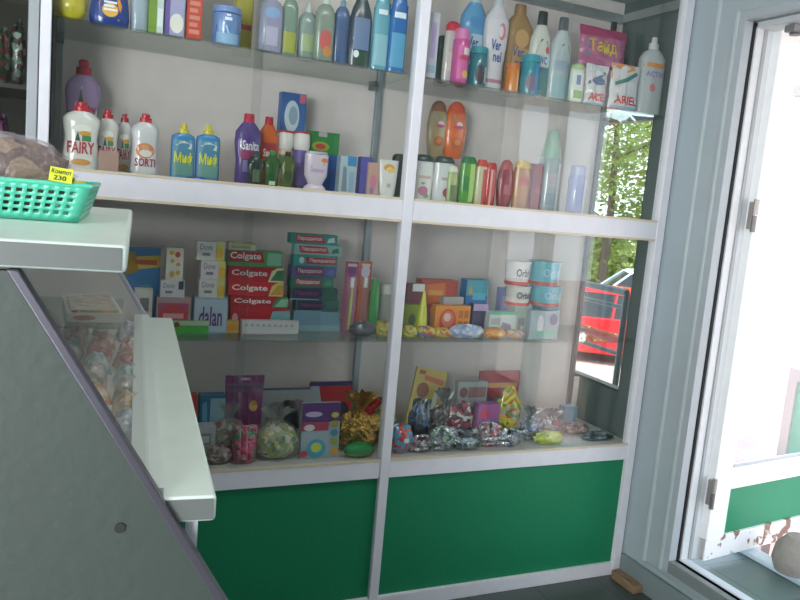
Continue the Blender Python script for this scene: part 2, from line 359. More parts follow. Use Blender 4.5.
def tree(loc, h, r, label, seed, n, col, low=.25):
    q = random.Random(seed); t = tag(empty('tree', loc), label, 'tree', 'trees beyond the road')
    g = G(); bark = M('#5a4a3c', 'ground'); g.tube([(0, 0, 0), (.1, .05, h*.3), (-.05, .1, h*.6), (0, 0, h*.85)], [.16, .13, .08, .03], bark)
    for k in range(9):
        a = q.uniform(0, 6.28); z = h*q.uniform(.25, .7); l = r*q.uniform(.6, 1)
        g.tube([(0, .05, z), (math.cos(a)*l*.5, math.sin(a)*l*.5, z+.25*l), (math.cos(a)*l, math.sin(a)*l, z+.45*l)], [.05, .035, .012], bark, 6)
    g.build('trunk', t); vs = []; fs = []
    for k in range(60):
        a = q.uniform(0, 6.28); u = q.uniform(-1, 1); rr = q.uniform(.25, 1)**.6
        c = Vector((math.cos(a)*math.sqrt(1-u*u)*r*rr, math.sin(a)*math.sqrt(1-u*u)*r*rr, h*(low+1)/2+u*h*(1-low)/2*rr))
        for j in range(n//60):
            p = c+Vector((q.gauss(0, .14*r), q.gauss(0, .14*r), q.gauss(0, .11*r)))
            b1 = Vector((q.gauss(0, 1), q.gauss(0, 1), q.gauss(0, 1))).normalized(); b2 = b1.orthogonal().normalized(); s = q.uniform(.07, .15)
            i = len(vs); vs += [p-b1*s, p+b2*s*.6, p+b1*s, p-b2*s*.6]; fs.append((i, i+1, i+2, i+3))
    g = G(); g.add(vs, fs, M(col, 'leaf')); g.build('foliage', t)
tree(way(612, 27), 10.5, 3.6, 'leafy green tree beyond the road, nearest the shop window', 3, 12000, '#84943a', .22)
tree(way(575, 40), 14, 4.4, 'yellow-green tree standing behind the white car', 5, 9000, '#7f9040', .15)
tree(way(668, 44), 15, 4.4, 'tall paler tree at the far side beyond the cars', 8, 9000, '#808c48', .15)

for px_, d_, lb_ in ((596, 29, 'low bright green shrub behind the white car, to its left'), (632, 31, 'low bright green shrub behind the white car, to its right')):
    tree(way(px_, d_), 3.0, 2.0, lb_, px_, 4200, '#98a848', 0)
    b_ = [o for o in COL.objects if o.get('label') == lb_][0]; b_.name = 'shrub'; b_['category'] = 'shrub'; b_['group'] = 'roadside shrubs'
# ================================================================== display cabinet
X0, X1, X2, CD = 0.0, 1.131, 2.252, .40
Z0, Z1, Z2, Z3, Z4, ZT = .0553, .512, .574, 1.4315, 1.500, 2.355
S1, S2, S3, S4 = 1.920, 1.497, 1.006, .572
ALU = M('#e2e3ea', 'paint'); ALG = M('#9fa5a9', 'metal'); BEI = M('#d3c8b0', 'plastic'); BACK = M('#e8dcd8', 'matte'); GREEN = M('#0d7f56', 'wall')
cab = tag(empty('display_cabinet', (0, 0, 0)), 'tall white-framed glass display cabinet with green base panels and goods on its shelves', 'cabinet')
for x0, x1 in ((-.028, 0), (X1-.037, X1), (X2-.04, X2)):
    G().box(x0, x1, -.012, .03, 0, 2.42, ALU).build('post', cab, bevel=.003)
for a, b in ((X0, X1-.037), (X1, X2-.04)):
    for z0, z1 in ((0, Z0), (Z1, Z2), (Z3, Z4), (2.40, 2.44)):
        r = G().box(a, b, -.008, .028, z0, z1, ALU).build('rail', cab, bevel=.002)
        if z0 in (Z1, Z3):
            G().box(a, b, -.010, .0, z1-.001, z1+.007, BEI).build('glass_track', r)
            if z0 == Z3: G().box(a, b, -.010, 0, z0-.007, z0+.001, BEI).build('glass_track', r)
    G().box(a, b, .006, .016, Z0, Z1, GREEN).build('base_panel', cab)
    m = (a+b)/2+.03
    for z0, z1 in ((Z2, Z3), (Z4, 2.40)):
        G().box(a, m+.015, .017, .021, z0, z1, M('#fcfefd', 'glass')).build('sliding_pane', cab)
        G().box(m-.015, b, .009, .013, z0, z1, M('#fcfefd', 'glass')).build('sliding_pane', cab)
SHG = M('#f2faf6', 'glass')
for a, b in ((X0+.002, X1-.02), (X1-.016, X2-.004)):
    for z in (S1, S3): G().box(a, b, .032, CD-.005, z-.006, z, SHG).build('glass_shelf', cab)
for x in (.02, 1.10, 2.2):
    for z in (S1, S3):
        G().box(x-.012, x+.012, CD-.05, CD-.004, z-.022, z-.0065, M('#77797b', 'metal')).build('shelf_bracket', cab, bevel=.002)
DECK = M('#cfcdca', 'card')
G().box(0, X2, .03, CD, S2-.02, S2, DECK).build('middle_deck', cab)
G().box(0, X2, .03, CD, S4-.02, S4, DECK).build('bottom_deck', cab)
G().box(0, 2.203, CD, CD+.015, 0, 2.44, BACK).box(2.203, X2, CD, CD+.015, 0, WZ0, BACK).box(2.203, X2, CD, CD+.015, WZ1, 2.44, BACK).build('back_panel', cab)
G().box(0, X2, .0, CD, 2.425, 2.44, M('#8d9c98', 'matte')).build('top_panel', cab)
G().box(0, X2-.02, CD-.025, CD-.001, 2.335, 2.37, M('#a9aeae', 'metal')).build('top_frame', cab)
G().box(X2-.03, X2-.003, .03, CD-.03, 2.335, 2.37, M('#a9aeae', 'metal')).build('top_frame', cab)
G().box(1.118, 1.142, CD-.022, CD-.001, .574, 2.335, ALG).build('back_post', cab, bevel=.002)
G().box(.008, .03, CD-.022, CD-.001, .574, 2.335, ALG).build('back_post', cab, bevel=.002)
G().box(2.183, 2.203, CD-.02, CD-.001, .574, 2.335, M('#4a4f50', 'metal')).build('back_post', cab, bevel=.002)
SIDE = M('#56635f', 'matte'); g = G()
for y0, y1, z0, z1 in ((.03, WY0, 0, 2.44), (WY0, CD, 0, WZ0), (WY0, CD, WZ1, 2.44)): g.box(X2-.004, X2+.003, y0, y1, z0, z1, SIDE)
g.build('end_panel', cab)
G().box(-.028, -.022, .03, CD, 0, 2.44, M('#8b8784', 'matte')).build('end_panel', cab)
# neighbouring dark cabinet
c2 = tag(empty('dark_cabinet', (-.9, 0, 0)), 'dark unlit glass cabinet at the left edge, left of the white-framed display', 'cabinet')
G().box(.842, .870, -.01, .03, 0, 2.42, ALG).build('post', c2, bevel=.003)
G().box(-.3, -.26, -.01, .03, 0, 2.42, ALG).build('post', c2, bevel=.003)
G().box(-.3, .868, .385, .40, 0, 2.44, M('#4f443e', 'matte')).build('back_panel', c2)
G().box(-.26, .842, .012, .016, .5, 2.40, M('#e4e9e6', 'glass')).build('sliding_pane', c2)
G().box(-.3, .868, .0, .385, 2.42, 2.44, M('#4f443e', 'matte')).build('top_panel', c2)
G().box(-.3, .868, .0, .385, 0, .5, M('#3c5a4c', 'matte')).build('base_panel', c2)
for z in (1.12, 1.45, 1.72): G().box(-.26, .864, .03, .38, z-.012, z, M('#6a625c', 'matte')).build('shelf', c2)

# ================================================================== goods
GRP = {'upper left': 'cleaning products on the upper left glass shelf', 'upper right': 'household goods on the upper right glass shelf'}
def fit(l, r, t, shelf, y, d, oval=False):
    """size and base point of an item whose outline spans l..r and whose top is at t, standing on a shelf with its front at depth y"""
    yc = y+d/2 if oval else y
    cx = (l+r)/2; x = at(cx, t, 1, yc).x
    bpx = pj((x, yc, shelf)); mid = (max(t, -60)+bpx[1])/2
    lean = (bpx[0]-cx)
    a = at(l+lean/2, mid, 1, yc); b = at(r+lean/2, mid, 1, yc); W = b.x-a.x
    tn = max(0, ((a.x+b.x)/2-CAM.x)/(yc-CAM.y))
    if oval: w_ = math.sqrt(max((W*.55)**2, W*W-(d*tn)**2)); xc = (a.x+b.x)/2
    else: w_ = max(W*.5, W-d*tn); xc = b.x-w_/2
    h = at(cx, t, 1, yc).z-shelf
    return w_, max(h, .008), xc, y+d/2
def yof(cx, pb, shelf): return max(.036, min(.37, at(cx, pb, 2, shelf).y))
def carton(name, label, cat, l, r, t, shelf, y, d, col, D=(), group=None, z=0, kind='card', tilt=0, rz=0):
    w_, h, x, yc = fit(l, r, t, shelf+z, y, d)
    g = G().box(-w_/2, w_/2, -d/2, d/2, 0, h, M(col, kind)); g.deco(D, w_, h, lambda a, b: -d/2)
    o = tag(g.build(name), label, cat, group); o.location = (x, yc, shelf+z+.0005); o.rotation_euler = (tilt, 0, rz)
    return o, h
PR = {  # (height fraction, width fraction) of body, then of cap
 'dish': ([(0, .86), (.02, .93), (.12, 1), (.34, .93), (.48, .86), (.60, .93), (.70, 1), (.76, .97), (.82, .78), (.86, .46)], [(.86, .44), (.93, .43), (.94, .28), (.985, .30), (1, .2)]),
 'soap': ([(0, .9), (.02, 1), (.6, 1), (.72, .97), (.80, .72), (.84, .4)], [(.84, .36), (.92, .36), (.93, .22), (1, .2)]),
 'block': ([(0, .95), (.02, 1), (.72, 1), (.79, .93), (.83, .5)], [(.83, .44), (.90, .42), (.91, .26), (1, .22)]),
 'slim': ([(0, .88), (.03, .98), (.5, 1), (.78, .98), (.84, .9)], [(.84, .92), (.93, .9), (.98, .7), (1, .4)]),
 'oval': ([(0, .6), (.03, .72), (.3, .95), (.55, 1), (.8, .84)], [(.8, .82), (.92, .66), (.98, .4), (1, .2)]),
 'can': ([(0, .96), (.01, 1), (.76, 1), (.80, .9)], [(.80, .88), (.97, .86), (1, .7)]),
 'softener': ([(0, .78), (.03, .86), (.35, .84), (.6, 1), (.75, .96), (.84, .62), (.88, .44)], [(.88, .42), (.99, .38), (1, .34)]),
 'duck': ([(0, .9), (.02, 1), (.45, 1), (.68, .9), (.8, .55), (.84, .42)], [(.84, .44), (.97, .42), (1, .38)]),
 'jar': ([(0, .95), (.03, 1), (.8, 1), (.84, .9)], [(.84, 1), (.98, 1), (1, .95)]),
 'spray': ([(0, .95), (.02, 1), (.5, 1), (.62, .8), (.75, .4), (.8, .35)], [(.8, .38), (.88, .5), (.92, .95), (.98, .9), (1, .5)]),
 'tubby': ([(0, .8), (.03, .98), (.5, 1), (.62, .98), (.70, .86)], [(.70, .84), (.78, .98), (.93, .96), (1, .82)]),
 'shampoo': ([(0, .82), (.03, .92), (.5, 1), (.86, .94)], [(.86, .94), (.93, .88), (1, .62)]),
 'cone': ([(0, .95), (.02, 1), (.62, 1), (.66, .95)], [(.66, .93), (.8, .72), (.95, .5), (1, .3)]),
 'goblet': ([(0, .9), (.04, .98), (.12, .9), (.2, .62), (.27, .7), (.42, .96), (.93, 1), (.94, .9)], [(.94, .9), (1, .88)]),
}
def bottle(name, label, cat, l, r, t, shelf, y, prof, body, cap, D=(), group=None, ratio=.55, e=2.4, kind='gloss', ck='plastic', z=0, capname='cap', rz=0):
    W0 = at(r, 200, 1, y).x-at(l, 200, 1, y).x; d = max(.02, W0*ratio)
    w_, h, x, yc = fit(l, r, t, shelf+z, y, d, True); d = w_*ratio
    B, C = PR[prof]; root = empty(name, (x, yc, shelf+z+.0005), rz)
    pb = [(a*h, b*w_/2, max(b, .5)**.5*b**.5*d/2 if b > .5 else b*w_/2*min(1, ratio+.3)) for a, b in B]
    G().loft(pb, M(body, kind), e).build('bottle_body' if cat != 'can' else 'can_body', root)
    G().loft([(a*h, b*w_/2, b*max(d/2, w_/2*min(1, ratio+.15))) for a, b in C], M(cap, ck), 2).build(capname, root)
    if D:
        def fy(X, Z):
            for (z0, a0, b0), (z1, a1, b1) in zip(pb, pb[1:]):
                if z0 <= Z <= z1: break
            t_ = min(1, max(0, (Z-z0)/(z1-z0+1e-9))); rx = a0+(a1-a0)*t_; ry = b0+(b1-b0)*t_
            return -ry*max(0, 1-min(1, abs(X)/rx)**e)**(1/e)
        g = G(); g.deco(D, w_, h, fy); g.build('label', root)
    return tag(root, label, cat, group)
def pouch(name, label, cat, l, r, t, shelf, y, d, col, D=(), group=None, kind='wrap', z=0, seed=1, rz=0, tilt=0, flat=.12):
    w_, h, x, yc = fit(l, r, t, shelf+z, y, d); n, k = 22, 18; vs = []; fs = []; q = random.Random(seed)
    def th(u, v): return .5*d*(max(0, 1-abs(2*u-1)**3.2)**.7)*(max(0, min(1, (1-v)/.55))**.7 if v > .45 else 1)*max(.25, min(1, v/.05+.6))+.0006
    def off(u, v): return (.006*fbm(u*9, v*9, 0, seed))*min(1, d/.03)
    for sgn in (-1, 1):
        for j in range(k+1):
            for i in range(n+1):
                u, v = i/n, j/k; tk = th(u, v)
                vs.append(((u-.5)*w_*(1-.03*math.sin(v*3.14)), sgn*tk*(1+.25*fbm(u*14, v*12, sgn, seed))+off(u, v)*(1 if 0 < v else 0), v*h))
    N1 = (n+1)*(k+1)
    for j in range(k):
        for i in range(n):
            a = j*(n+1)+i; fs.append((a, a+1, a+n+2, a+n+1)); fs.append((N1+a, N1+a+n+1, N1+a+n+2, N1+a+1))
    for i in range(n): fs.append((i+1, i, N1+i, N1+i+1)); a = k*(n+1)+i; fs.append((a, a+1, N1+a+1, N1+a))
    for j in range(k): a = j*(n+1); fs.append((a, a+n+1, N1+a+n+1, N1+a)); a += n; fs.append((a+n+1, a, N1+a, N1+a+n+1))
    g = G(); g.add(vs, fs, M(col, kind))
    def fy(X, Z): 
        u, v = X/w_+.5, min(1, Z/h); return -th(u, v)*(1+.25*fbm(u*14, v*12, -1, seed))+off(u, v)-.0012
    D2 = []
    g.deco(D, w_, h, lambda a, b: fy(a, b)-.0015, kind='plastic')
    o = tag(g.build(name), label, cat, group); o.location = (x, yc, shelf+z+.0005); o.rotation_euler = (tilt, 0, rz); return o
def wad(name, label, cat, l, r, t, shelf, y, d, cols, group=None, kind='candy', seed=1, amp=.22, top=None, z=0, parts=()):
    """crinkled wrapped bundle, with an optional gathered top"""
    w_, h, x, yc = fit(l, r, t, shelf+z, y, d, True); root = empty(name, (x, yc, shelf+z)); hb = h*(.66 if top else 1)
    vs = []; fs = []; n, k = 28, 16
    for j in range(k+1):
        ph = math.pi*j/k; zz = -math.cos(ph); rr = math.sin(ph)**.7
        for i in range(n):
            a = 6.2832*i/n; s = 1+amp*fbm(math.cos(a)*3.5, math.sin(a)*3.5, zz*3.5, seed)+amp*.4*fbm(math.cos(a)*9, math.sin(a)*9, zz*9, seed+2)
            vs.append((math.cos(a)*rr*w_/2*s, math.sin(a)*rr*d/2*min(s, 1.05), max(.0006, (zz+1)/2*hb*(1 if zz < 0 else min(s, 1.1)))))
    for j in range(k):
        for i in range(n): fs.append((j*n+i, j*n+(i+1) % n, (j+1)*n+(i+1) % n, (j+1)*n+i))
    g = G(); g.add(vs, fs, M(cols, kind)); g.build('wrapped_bundle', root, ang=50)
    if top:
        g = G(); vs = []; fs = []; n = 30
        for j in range(6):
            v = j/5; rr = w_*(.10+.02*math.cos(v*6)+.26*max(0, v-.25)**1.1)
            for i in range(n):
                a = 6.2832*i/n; s = 1+.28*math.cos(i*math.pi)*v+.1*math.sin(seed+i)
                vs.append((math.cos(a)*rr*s, math.sin(a)*min(rr, d*.4)*s, hb*.93+v*(h-hb*.93)*(1+.08*math.sin(i*2.1+seed))))
        for j in range(5):
            for i in range(n): fs.append((j*n+i, j*n+(i+1) % n, (j+1)*n+(i+1) % n, (j+1)*n+i))
        if top.startswith('#f'):
            g2 = G(); q = 26; g2.loft([(hb*f_, w_*.56*a_, d*.54*a_) for f_, a_ in ((.01, .75), (.15, .98), (.5, 1.04), (.8, .9), (1.0, .62), (1.15, .3), (1.25, .14))], M(top, 'film'), 2.2, q)
            g2.v = [(x*(1+.07*math.sin(i*2.3)), y_*(1+.05*math.sin(i*1.7)), z_) for i, (x, y_, z_) in enumerate(g2.v)]; g2.build('clear_wrapper', root, ang=20)
        g.add(vs, fs, M(top, 'film' if top.startswith('#f') else 'foil')); g.build('gathered_top', root)
    for p in parts: p(root, w_, h, d)
    return tag(root, label, cat, group)
exec_order = None
UL, UR, ML, MR = 'cleaning goods on the upper left shelf', 'household goods on the upper right shelf', 'bottles on the middle left deck', 'bottles on the middle right deck'

# ---- upper left glass shelf -------------------------------------------------
def rnd_marks(c, x0, z0, x1, z1, n=3):
    return [('r', x0, z0+(z1-z0)*(i+.15)/n, x1-(x1-x0)*.2*(i % 2), z0+(z1-z0)*(i+.75)/n, c) for i in range(n)]
wad('sponge_pack', 'yellow packet with green top at the left end of the upper shelf', 'packet', 53, 88, -14, S1, .05, .08, '#cfc22c', UL, 'wrap', 2, .08, parts=[lambda r, w_, h, d: G().loft([(h*.72, w_*.36, d*.36), (h*.9, w_*.38, d*.38), (h*1.0, w_*.2, d*.2)], M('#2d7a3a', 'wrap')).build('lid', r)])
bottle('detergent_bottle', 'dark blue wide bottle with orange and white burst label on the upper shelf', 'bottle', 91, 132, -42, S1, .05, 'dish', '#27408c', '#27408c', [('p', [(.28, .08), (.72, .08), (.78, .3), (.66, .5), (.34, .5), (.22, .3)], '#e0941e'), ('e', .5, .22, .2, .10, '#f0b43a'), ('t', 'ABC', .33, .30, .68, .38, '#f4f4f8'), ('t', 'MAX', .30, .20, .70, .28, '#f4f4f8')][:2]+rnd_marks('#f0f2fa', .34, .20, .66, .36), UL)
bottle('plastic_bottle', 'pale milky blue bottle between the dark blue and green packs', 'bottle', 132, 150, -25, S1, .08, 'slim', '#b4c4d4', '#dfe5ea', [], UL, kind='clear')
def cart(*a, **k): return carton('carton', *a, **k)
cart('green carton with white and blue print on the upper shelf', 'box', 150, 166, -40, S1, .06, .04, '#7a9a34', [('r', .55, .0, 1, 1, '#c8d8d4'), ('e', .7, .72, .3, .06, '#3a74b8'), ('r', .6, .1, .95, .35, '#e8eef0')], UL)
cart('purple carton with a white round patch and blue badge', 'box', 166, 187, -40, S1, .055, .04, '#6b5a9e', [('r', .25, 0, 1, 1, '#a9a6cc'), ('e', .65, .66, .32, .09, '#3a63b0'), ('t', 'B', .5, .62, .8, .7, '#ffffff'), ('e', .62, .17, .36, .13, '#e9e6dc')][:3]+[('e', .62, .17, .36, .13, '#e9e6dc')], UL)
cart('orange-red carton with pale printed lines on the upper shelf', 'box', 188, 205, -40, S1, .05, .04, '#cc4a36', rnd_marks('#d98c7c', .15, .05, .85, .5, 5)+[('r', .1, .6, .9, .72, '#e8633e')], UL)
bottle('freshener_jar', 'squat blue jar with white label and red rim', 'jar', 213, 242, 8, S1, .05, 'jar', '#6f8fc4', '#7f97cc', [('r', .0, .0, 1, .30, '#8fb6d8'), ('p', [(.05, .1), (.5, .3), (.95, .42), (.95, .6), (.4, .5)], '#c8d8ee'), ('p', [(.05, .12), (.45, .27), (.1, .5)], '#2c4d8c'), ('r', .35, .62, .6, .7, '#eef2fa'), ('r', .4, .73, .55, .78, '#eef2fa')], UL, ratio=.9, e=2)
bottle('detergent_bottle', 'yellow bottle with red cap behind the squat blue jar', 'bottle', 236, 256, -30, S1, .2, 'slim', '#b8ad4a', '#a83232', [('r', .1, .30, .9, .36, '#b04038')], UL)
bottle('cleaner_bottle', 'pale lilac bottle with blue round badge on the upper shelf', 'bottle', 261, 285, -10, S1, .05, 'soap', '#a9a8c4', '#7c86b0', [('e', .5, .62, .32, .09, '#86a6cf'), ('r', .25, .1, .75, .4, '#b8b2cc')], UL, kind='clear')
bottle('cleaner_bottle', 'clear green-grey bottle with yellow liquid beside the lilac bottle', 'bottle', 284, 300, -12, S1, .07, 'soap', '#87a091', '#8f7a3c', [('r', .1, .05, .9, .35, '#a3a84c')], UL, kind='clear')
bottle('cleaner_bottle', 'pale green clear bottle with faint print, upper shelf', 'bottle', 300, 319, 4, S1, .09, 'soap', '#9fb2ab', '#c4ccc8', [('r', .2, .15, .8, .45, '#a5b586')], UL, kind='clear')
bottle('cleaner_bottle', 'clear bottle with pink and orange label on the upper shelf', 'bottle', 317, 337, -6, S1, .05, 'soap', '#93a394', '#cdd4d0', [('e', .5, .3, .3, .16, '#c9605c'), ('e', .62, .14, .22, .08, '#c98a4c')], UL, kind='clear')
bottle('cleaner_bottle', 'slate blue bottle left of the dark trigger bottle', 'bottle', 336, 352, -4, S1, .07, 'soap', '#55709c', '#7d97ac', [('r', .15, .2, .85, .5, '#4c5f86')], UL, kind='clear')
bottle('spray_bottle', 'dark bottle with brown shoulders and yellow-green spray head', 'spray bottle', 353, 376, -26, S1, .05, 'spray', '#3f4a54', '#a6bf58', [('r', .15, .18, .85, .52, '#6f83a8'), ('r', .2, .02, .8, .16, '#2c4a38'), ('e', .3, .13, .12, .04, '#dfeee6')], UL, capname='spray_head')
bottle('spray_bottle', 'turquoise window cleaner bottle with navy band, left of the bright blue one', 'spray bottle', 378, 395, -40, S1, .05, 'spray', '#62a4b8', '#3aa0a8', [('r', .06, .03, .94, .60, '#6aa9bb'), ('p', [(.0, .46), (1, .5), (1, .62), (.0, .56)], '#27406e'), ('r', .1, .04, .9, .32, '#8fc0cc'), ('r', .2, .5, .75, .545, '#e6f0f4')], UL, capname='spray_head')
bottle('spray_bottle', 'bright blue window cleaner bottle with navy band beside the middle post', 'spray bottle', 395, 413, -42, S1, .04, 'spray', '#2d6cb0', '#2456a8', [('p', [(.0, .42), (1, .46), (1, .60), (.0, .54)], '#1d3560'), ('r', .1, .04, .9, .34, '#5aa2c8'), ('r', .15, .47, .8, .52, '#e6f0f4')], UL, capname='spray_head')
# ---- upper right glass shelf ------------------------------------------------
cart('whitish tall carton with lilac print at the left of the upper right shelf', 'box', 425, 441, 12, S1, .05, .04, '#bdbcc8', [('r', .35, .3, .75, .85, '#b09cc8'), ('r', .2, .08, .9, .2, '#8fa8bc')], UR)
bottle('cleaner_bottle', 'dark green bottle half hidden behind the tall lilac carton', 'bottle', 437, 452, 36, S1, .16, 'slim', '#27503c', '#1d3a2c', [], UR)
bottle('cleaner_bottle', 'off-white bottle with bright red cap on the upper right shelf', 'bottle', 446, 462, 22, S1, .10, 'slim', '#c9c2bf', '#c8233a', [('r', .2, .2, .8, .5, '#d9d2cc')], UR)
bottle('aerosol_can', 'pink aerosol can with light pink cap on the upper right shelf', 'can', 454, 472, 29, S1, .045, 'can', '#c84f96', '#d478ae', [('r', .15, .08, .96, .68, '#cc5a9c'), ('r', .45, .52, .9, .64, '#e4d0d8'), ('r', .2, .42, .95, .5, '#b83a5c'), ('e', .65, .17, .22, .07, '#d8b44c')], UR, ratio=1, e=2)
V1 = [('t', 'Ver', .22, .42, .62, .53, '#24408c'), ('t', 'nel', .34, .30, .68, .41, '#24408c')]
bottle('softener_bottle', 'tall blue fabric softener bottle with clear cap', 'bottle', 463, 490, -8, S1, .13, 'softener', '#5f9cc8', '#b9c6cf', [('r', .15, .25, .85, .56, '#b6cbe0'), ('e', .5, .68, .3, .06, '#4a86bc')]+V1, UR)
bottle('toilet_gel_jar', 'teal jar with dark label in front of the tall blue softener', 'jar', 471, 489, 48, S1, .045, 'jar', '#27707c', '#2f8a94', [('e', .45, .3, .3, .25, '#3a3038'), ('r', .7, .1, .95, .5, '#a6c4c8')], UR, ratio=1, e=2)
bottle('softener_bottle', 'tall white fabric softener bottle with a red curl printed on it', 'bottle', 487, 512, -4, S1, .09, 'softener', '#cfccd2', '#b9bec6', [('r', .08, .06, .92, .74, '#cfccd2'), ('e', .62, .62, .16, .09, '#cc7a80'), ('e', .56, .62, .10, .06, '#d8d0d4'), ('r', .1, .08, .9, .12, '#b07a8c')]+V1, UR)
bottle('softener_bottle', 'tall golden brown fabric softener bottle on the upper right shelf', 'bottle', 506, 536, 5, S1, .12, 'softener', '#a5804e', '#8c6a44', [('e', .5, .62, .24, .10, '#b8925c'), ('r', .25, .3, .8, .52, '#b0905f')]+V1, UR, kind='clear')
bottle('freshener_jar', 'small orange cylinder in front of the golden softener bottle', 'jar', 506, 521, 64, S1, .045, 'jar', '#d07a34', '#c46c2a', [('r', .6, .05, .8, .8, '#dea860')], UR, ratio=1, e=2)
bottle('toilet_gel_jar', 'bright teal and blue jar beside the small orange cylinder', 'jar', 521, 542, 56, S1, .045, 'jar', '#2a8a9c', '#2c94a4', [('r', .55, .0, 1, .8, '#3a86c4'), ('e', .35, .3, .25, .22, '#6d5c74')], UR, ratio=1, e=2)
bottle('toilet_cleaner', 'white bottle with black cap and teal base on the upper right shelf', 'bottle', 532, 555, 12, S1, .10, 'duck', '#c9cac0', '#1d2122', [('p', [(.2, .52), (.8, .56), (.7, .66), (.4, .68)], '#2a2c30'), ('e', .72, .56, .1, .04, '#c04a54'), ('r', .12, .38, .9, .5, '#b8c8d8'), ('t', 'WC', .35, .39, .72, .48, '#2b3a6c'), ('r', .0, .0, 1, .36, '#2a7278')], UR)
bottle('toilet_cleaner', 'grey-white bottle with grey cap, right of the black-capped bottle', 'bottle', 553, 576, 18, S1, .09, 'duck', '#b3bcbe', '#565a60', [('p', [(.2, .52), (.8, .56), (.7, .66), (.4, .68)], '#5c6066'), ('r', .12, .36, .9, .48, '#9aaabc'), ('r', .1, .05, .9, .3, '#94b4bc')], UR)
bottle('plastic_bottle', 'small white and green bottle beside the stacked detergent bags', 'bottle', 571, 586, 64, S1, .05, 'slim', '#c9d4cc', '#a4c08c', [('r', .12, .06, .88, .75, '#ced8d0'), ('r', .2, .1, .8, .3, '#86b474'), ('r', .3, .45, .6, .7, '#5c7ab0')], UR)
AR = [('t', 'ARIEL', .12, .12, .9, .30, '#c8343c'), ('r', .02, .02, .98, .07, '#8fb0cc'), ('p', [(.1, .5), (.5, .62), (.85, .8), (.8, .86), (.45, .7), (.1, .58)], '#2f7c7c')]
pouch('detergent_bag', 'white washing powder bag with red letters, left of the pair', 'bag', 584, 612, 64, S1, .06, .035, '#c8ccd0', AR+[('e', .5, .6, .3, .1, '#4a6c9c')], 'washing powder bags')
pouch('detergent_bag', 'white washing powder bag with red letters and orange corner, right of the pair', 'bag', 609, 644, 64, S1, .05, .035, '#c8ccd0', AR+[('p', [(.0, .66), (.75, .9), (.75, 1), (.0, 1)], '#d08c5c'), ('p', [(.0, .62), (.8, .86), (.8, .89), (.0, .66)], '#e0d0b4')], 'washing powder bags', seed=4)
bottle('detergent_canister', 'large translucent white bottle with orange band at the right end of the upper shelf', 'bottle', 641, 669, 38, S1, .05, 'soap', '#c2c8ca', '#c9c6c4', [('r', .05, .60, .95, .66, '#cf8a50'), ('p', [(.1, .42), (.9, .5), (.9, .53), (.1, .45)], '#6a6aa0'), ('t', 'ACTIVE', .12, .48, .88, .55, '#7c6aa0'), ('t', 'x3', .3, .3, .55, .38, '#c06a6c')][:3]+[('e', .4, .34, .12, .05, '#c47c7c')], UR, kind='clear')
zp = at(606, 70, 1, .16).z-S1
pouch('detergent_bag', 'pink washing powder bag with yellow letters lying on top of the white bags', 'bag', 578, 634, 26, S1, .14, .05, '#b8648c', [('r', .0, .76, 1, 1, '#a83464'), ('p', [(.08, .22), (.85, .34), (.92, .8), (.1, .66)], '#8a88a8'), ('t', 'Тайд', .14, .3, .72, .68, '#cdbb40')], 'washing powder bags', seed=6, z=zp, tilt=-.1)
carton('carton', 'grey carton standing mostly hidden behind the white washing powder bags', 'box', 590, 626, 71, S1, .13, .10, '#8d93a0')
# ---- middle left deck -------------------------------------------------------
FA = lambda c: [('e', .5, .62, .26, .05, '#f2efe6'), ('p', [(.34, .44), (.48, .44), (.41, .58)], '#27573c'), ('e', .60, .55, .16, .035, '#e0a23c'), ('r', .52, .44, .76, .52, '#4c8c5c'), ('t', 'FAIRY', .14, .26, .86, .43, c), ('e', .5, .14, .26, .045, '#d8984c')]
bottle('dish_soap_bottle', 'large purple dish soap bottle with red cap standing behind the white ones', 'bottle', 66, 102, 60, S2, .26, 'dish', '#b79acb', '#c02438', [('p', [(.25, .36), (.86, .36), (.9, .56), (.45, .76), (.28, .6)], '#dcd6dc'), ('p', [(.36, .60), (.52, .60), (.43, .74)], '#27573c'), ('t', 'FAIRY', .34, .48, .88, .59, '#b03048')], ML, kind='clear')
bottle('dish_soap_bottle', 'white dish soap bottle with red cap and red letters, leftmost on the middle deck', 'bottle', 63, 101, 102, S2, .06, 'dish', '#e6e4df', '#c42a36', FA('#b8283c'), ML)
bottle('dish_soap_bottle', 'white dish soap bottle partly behind the brown price card', 'bottle', 96, 120, 110, S2, .13, 'dish', '#dedcd8', '#c42a36', FA('#b8283c'), ML)
bottle('dish_soap_bottle', 'third white dish soap bottle, right of the brown price card', 'bottle', 116, 134, 114, S2, .18, 'dish', '#d2d0ce', '#b02a36', FA('#b8283c'), ML)
bottle('dish_soap_bottle', 'white dish soap bottle with an orange swirl beside the gap', 'bottle', 132, 160, 114, S2, .09, 'dish', '#d4d3d4', '#c42438', [('e', .5, .42, .34, .12, '#d8824a'), ('e', .52, .38, .22, .06, '#e4ddd4'), ('e', .5, .47, .14, .04, '#c9a07c'), ('t', 'SORTI', .14, .17, .88, .30, '#a82840')], ML)
cart('small brown cardboard price card in front of the white bottles', 'card', 99, 119, 151, S2, .045, .004, '#b08d80', [], None)
MI = [('r', .06, .04, .94, .72, '#4f88a8'), ('p', [(.15, .5), (.85, .55), (.8, .72), (.3, .7)], '#8fb8b4'), ('p', [(.15, .62), (.8, .56), (.85, .64), (.5, .70)], '#d4e0dc'), ('r', .1, .1, .9, .3, '#6a9a90'), ('t', 'Миф', .12, .26, .90, .50, '#e0e02c')]
bottle('dish_soap_bottle', 'blue dish soap bottle with yellow cap, left of the pair', 'bottle', 172, 196, 124, S2, .08, 'block', '#3f86c0', '#d8c832', MI, 'blue dish soap bottles', e=3.6)
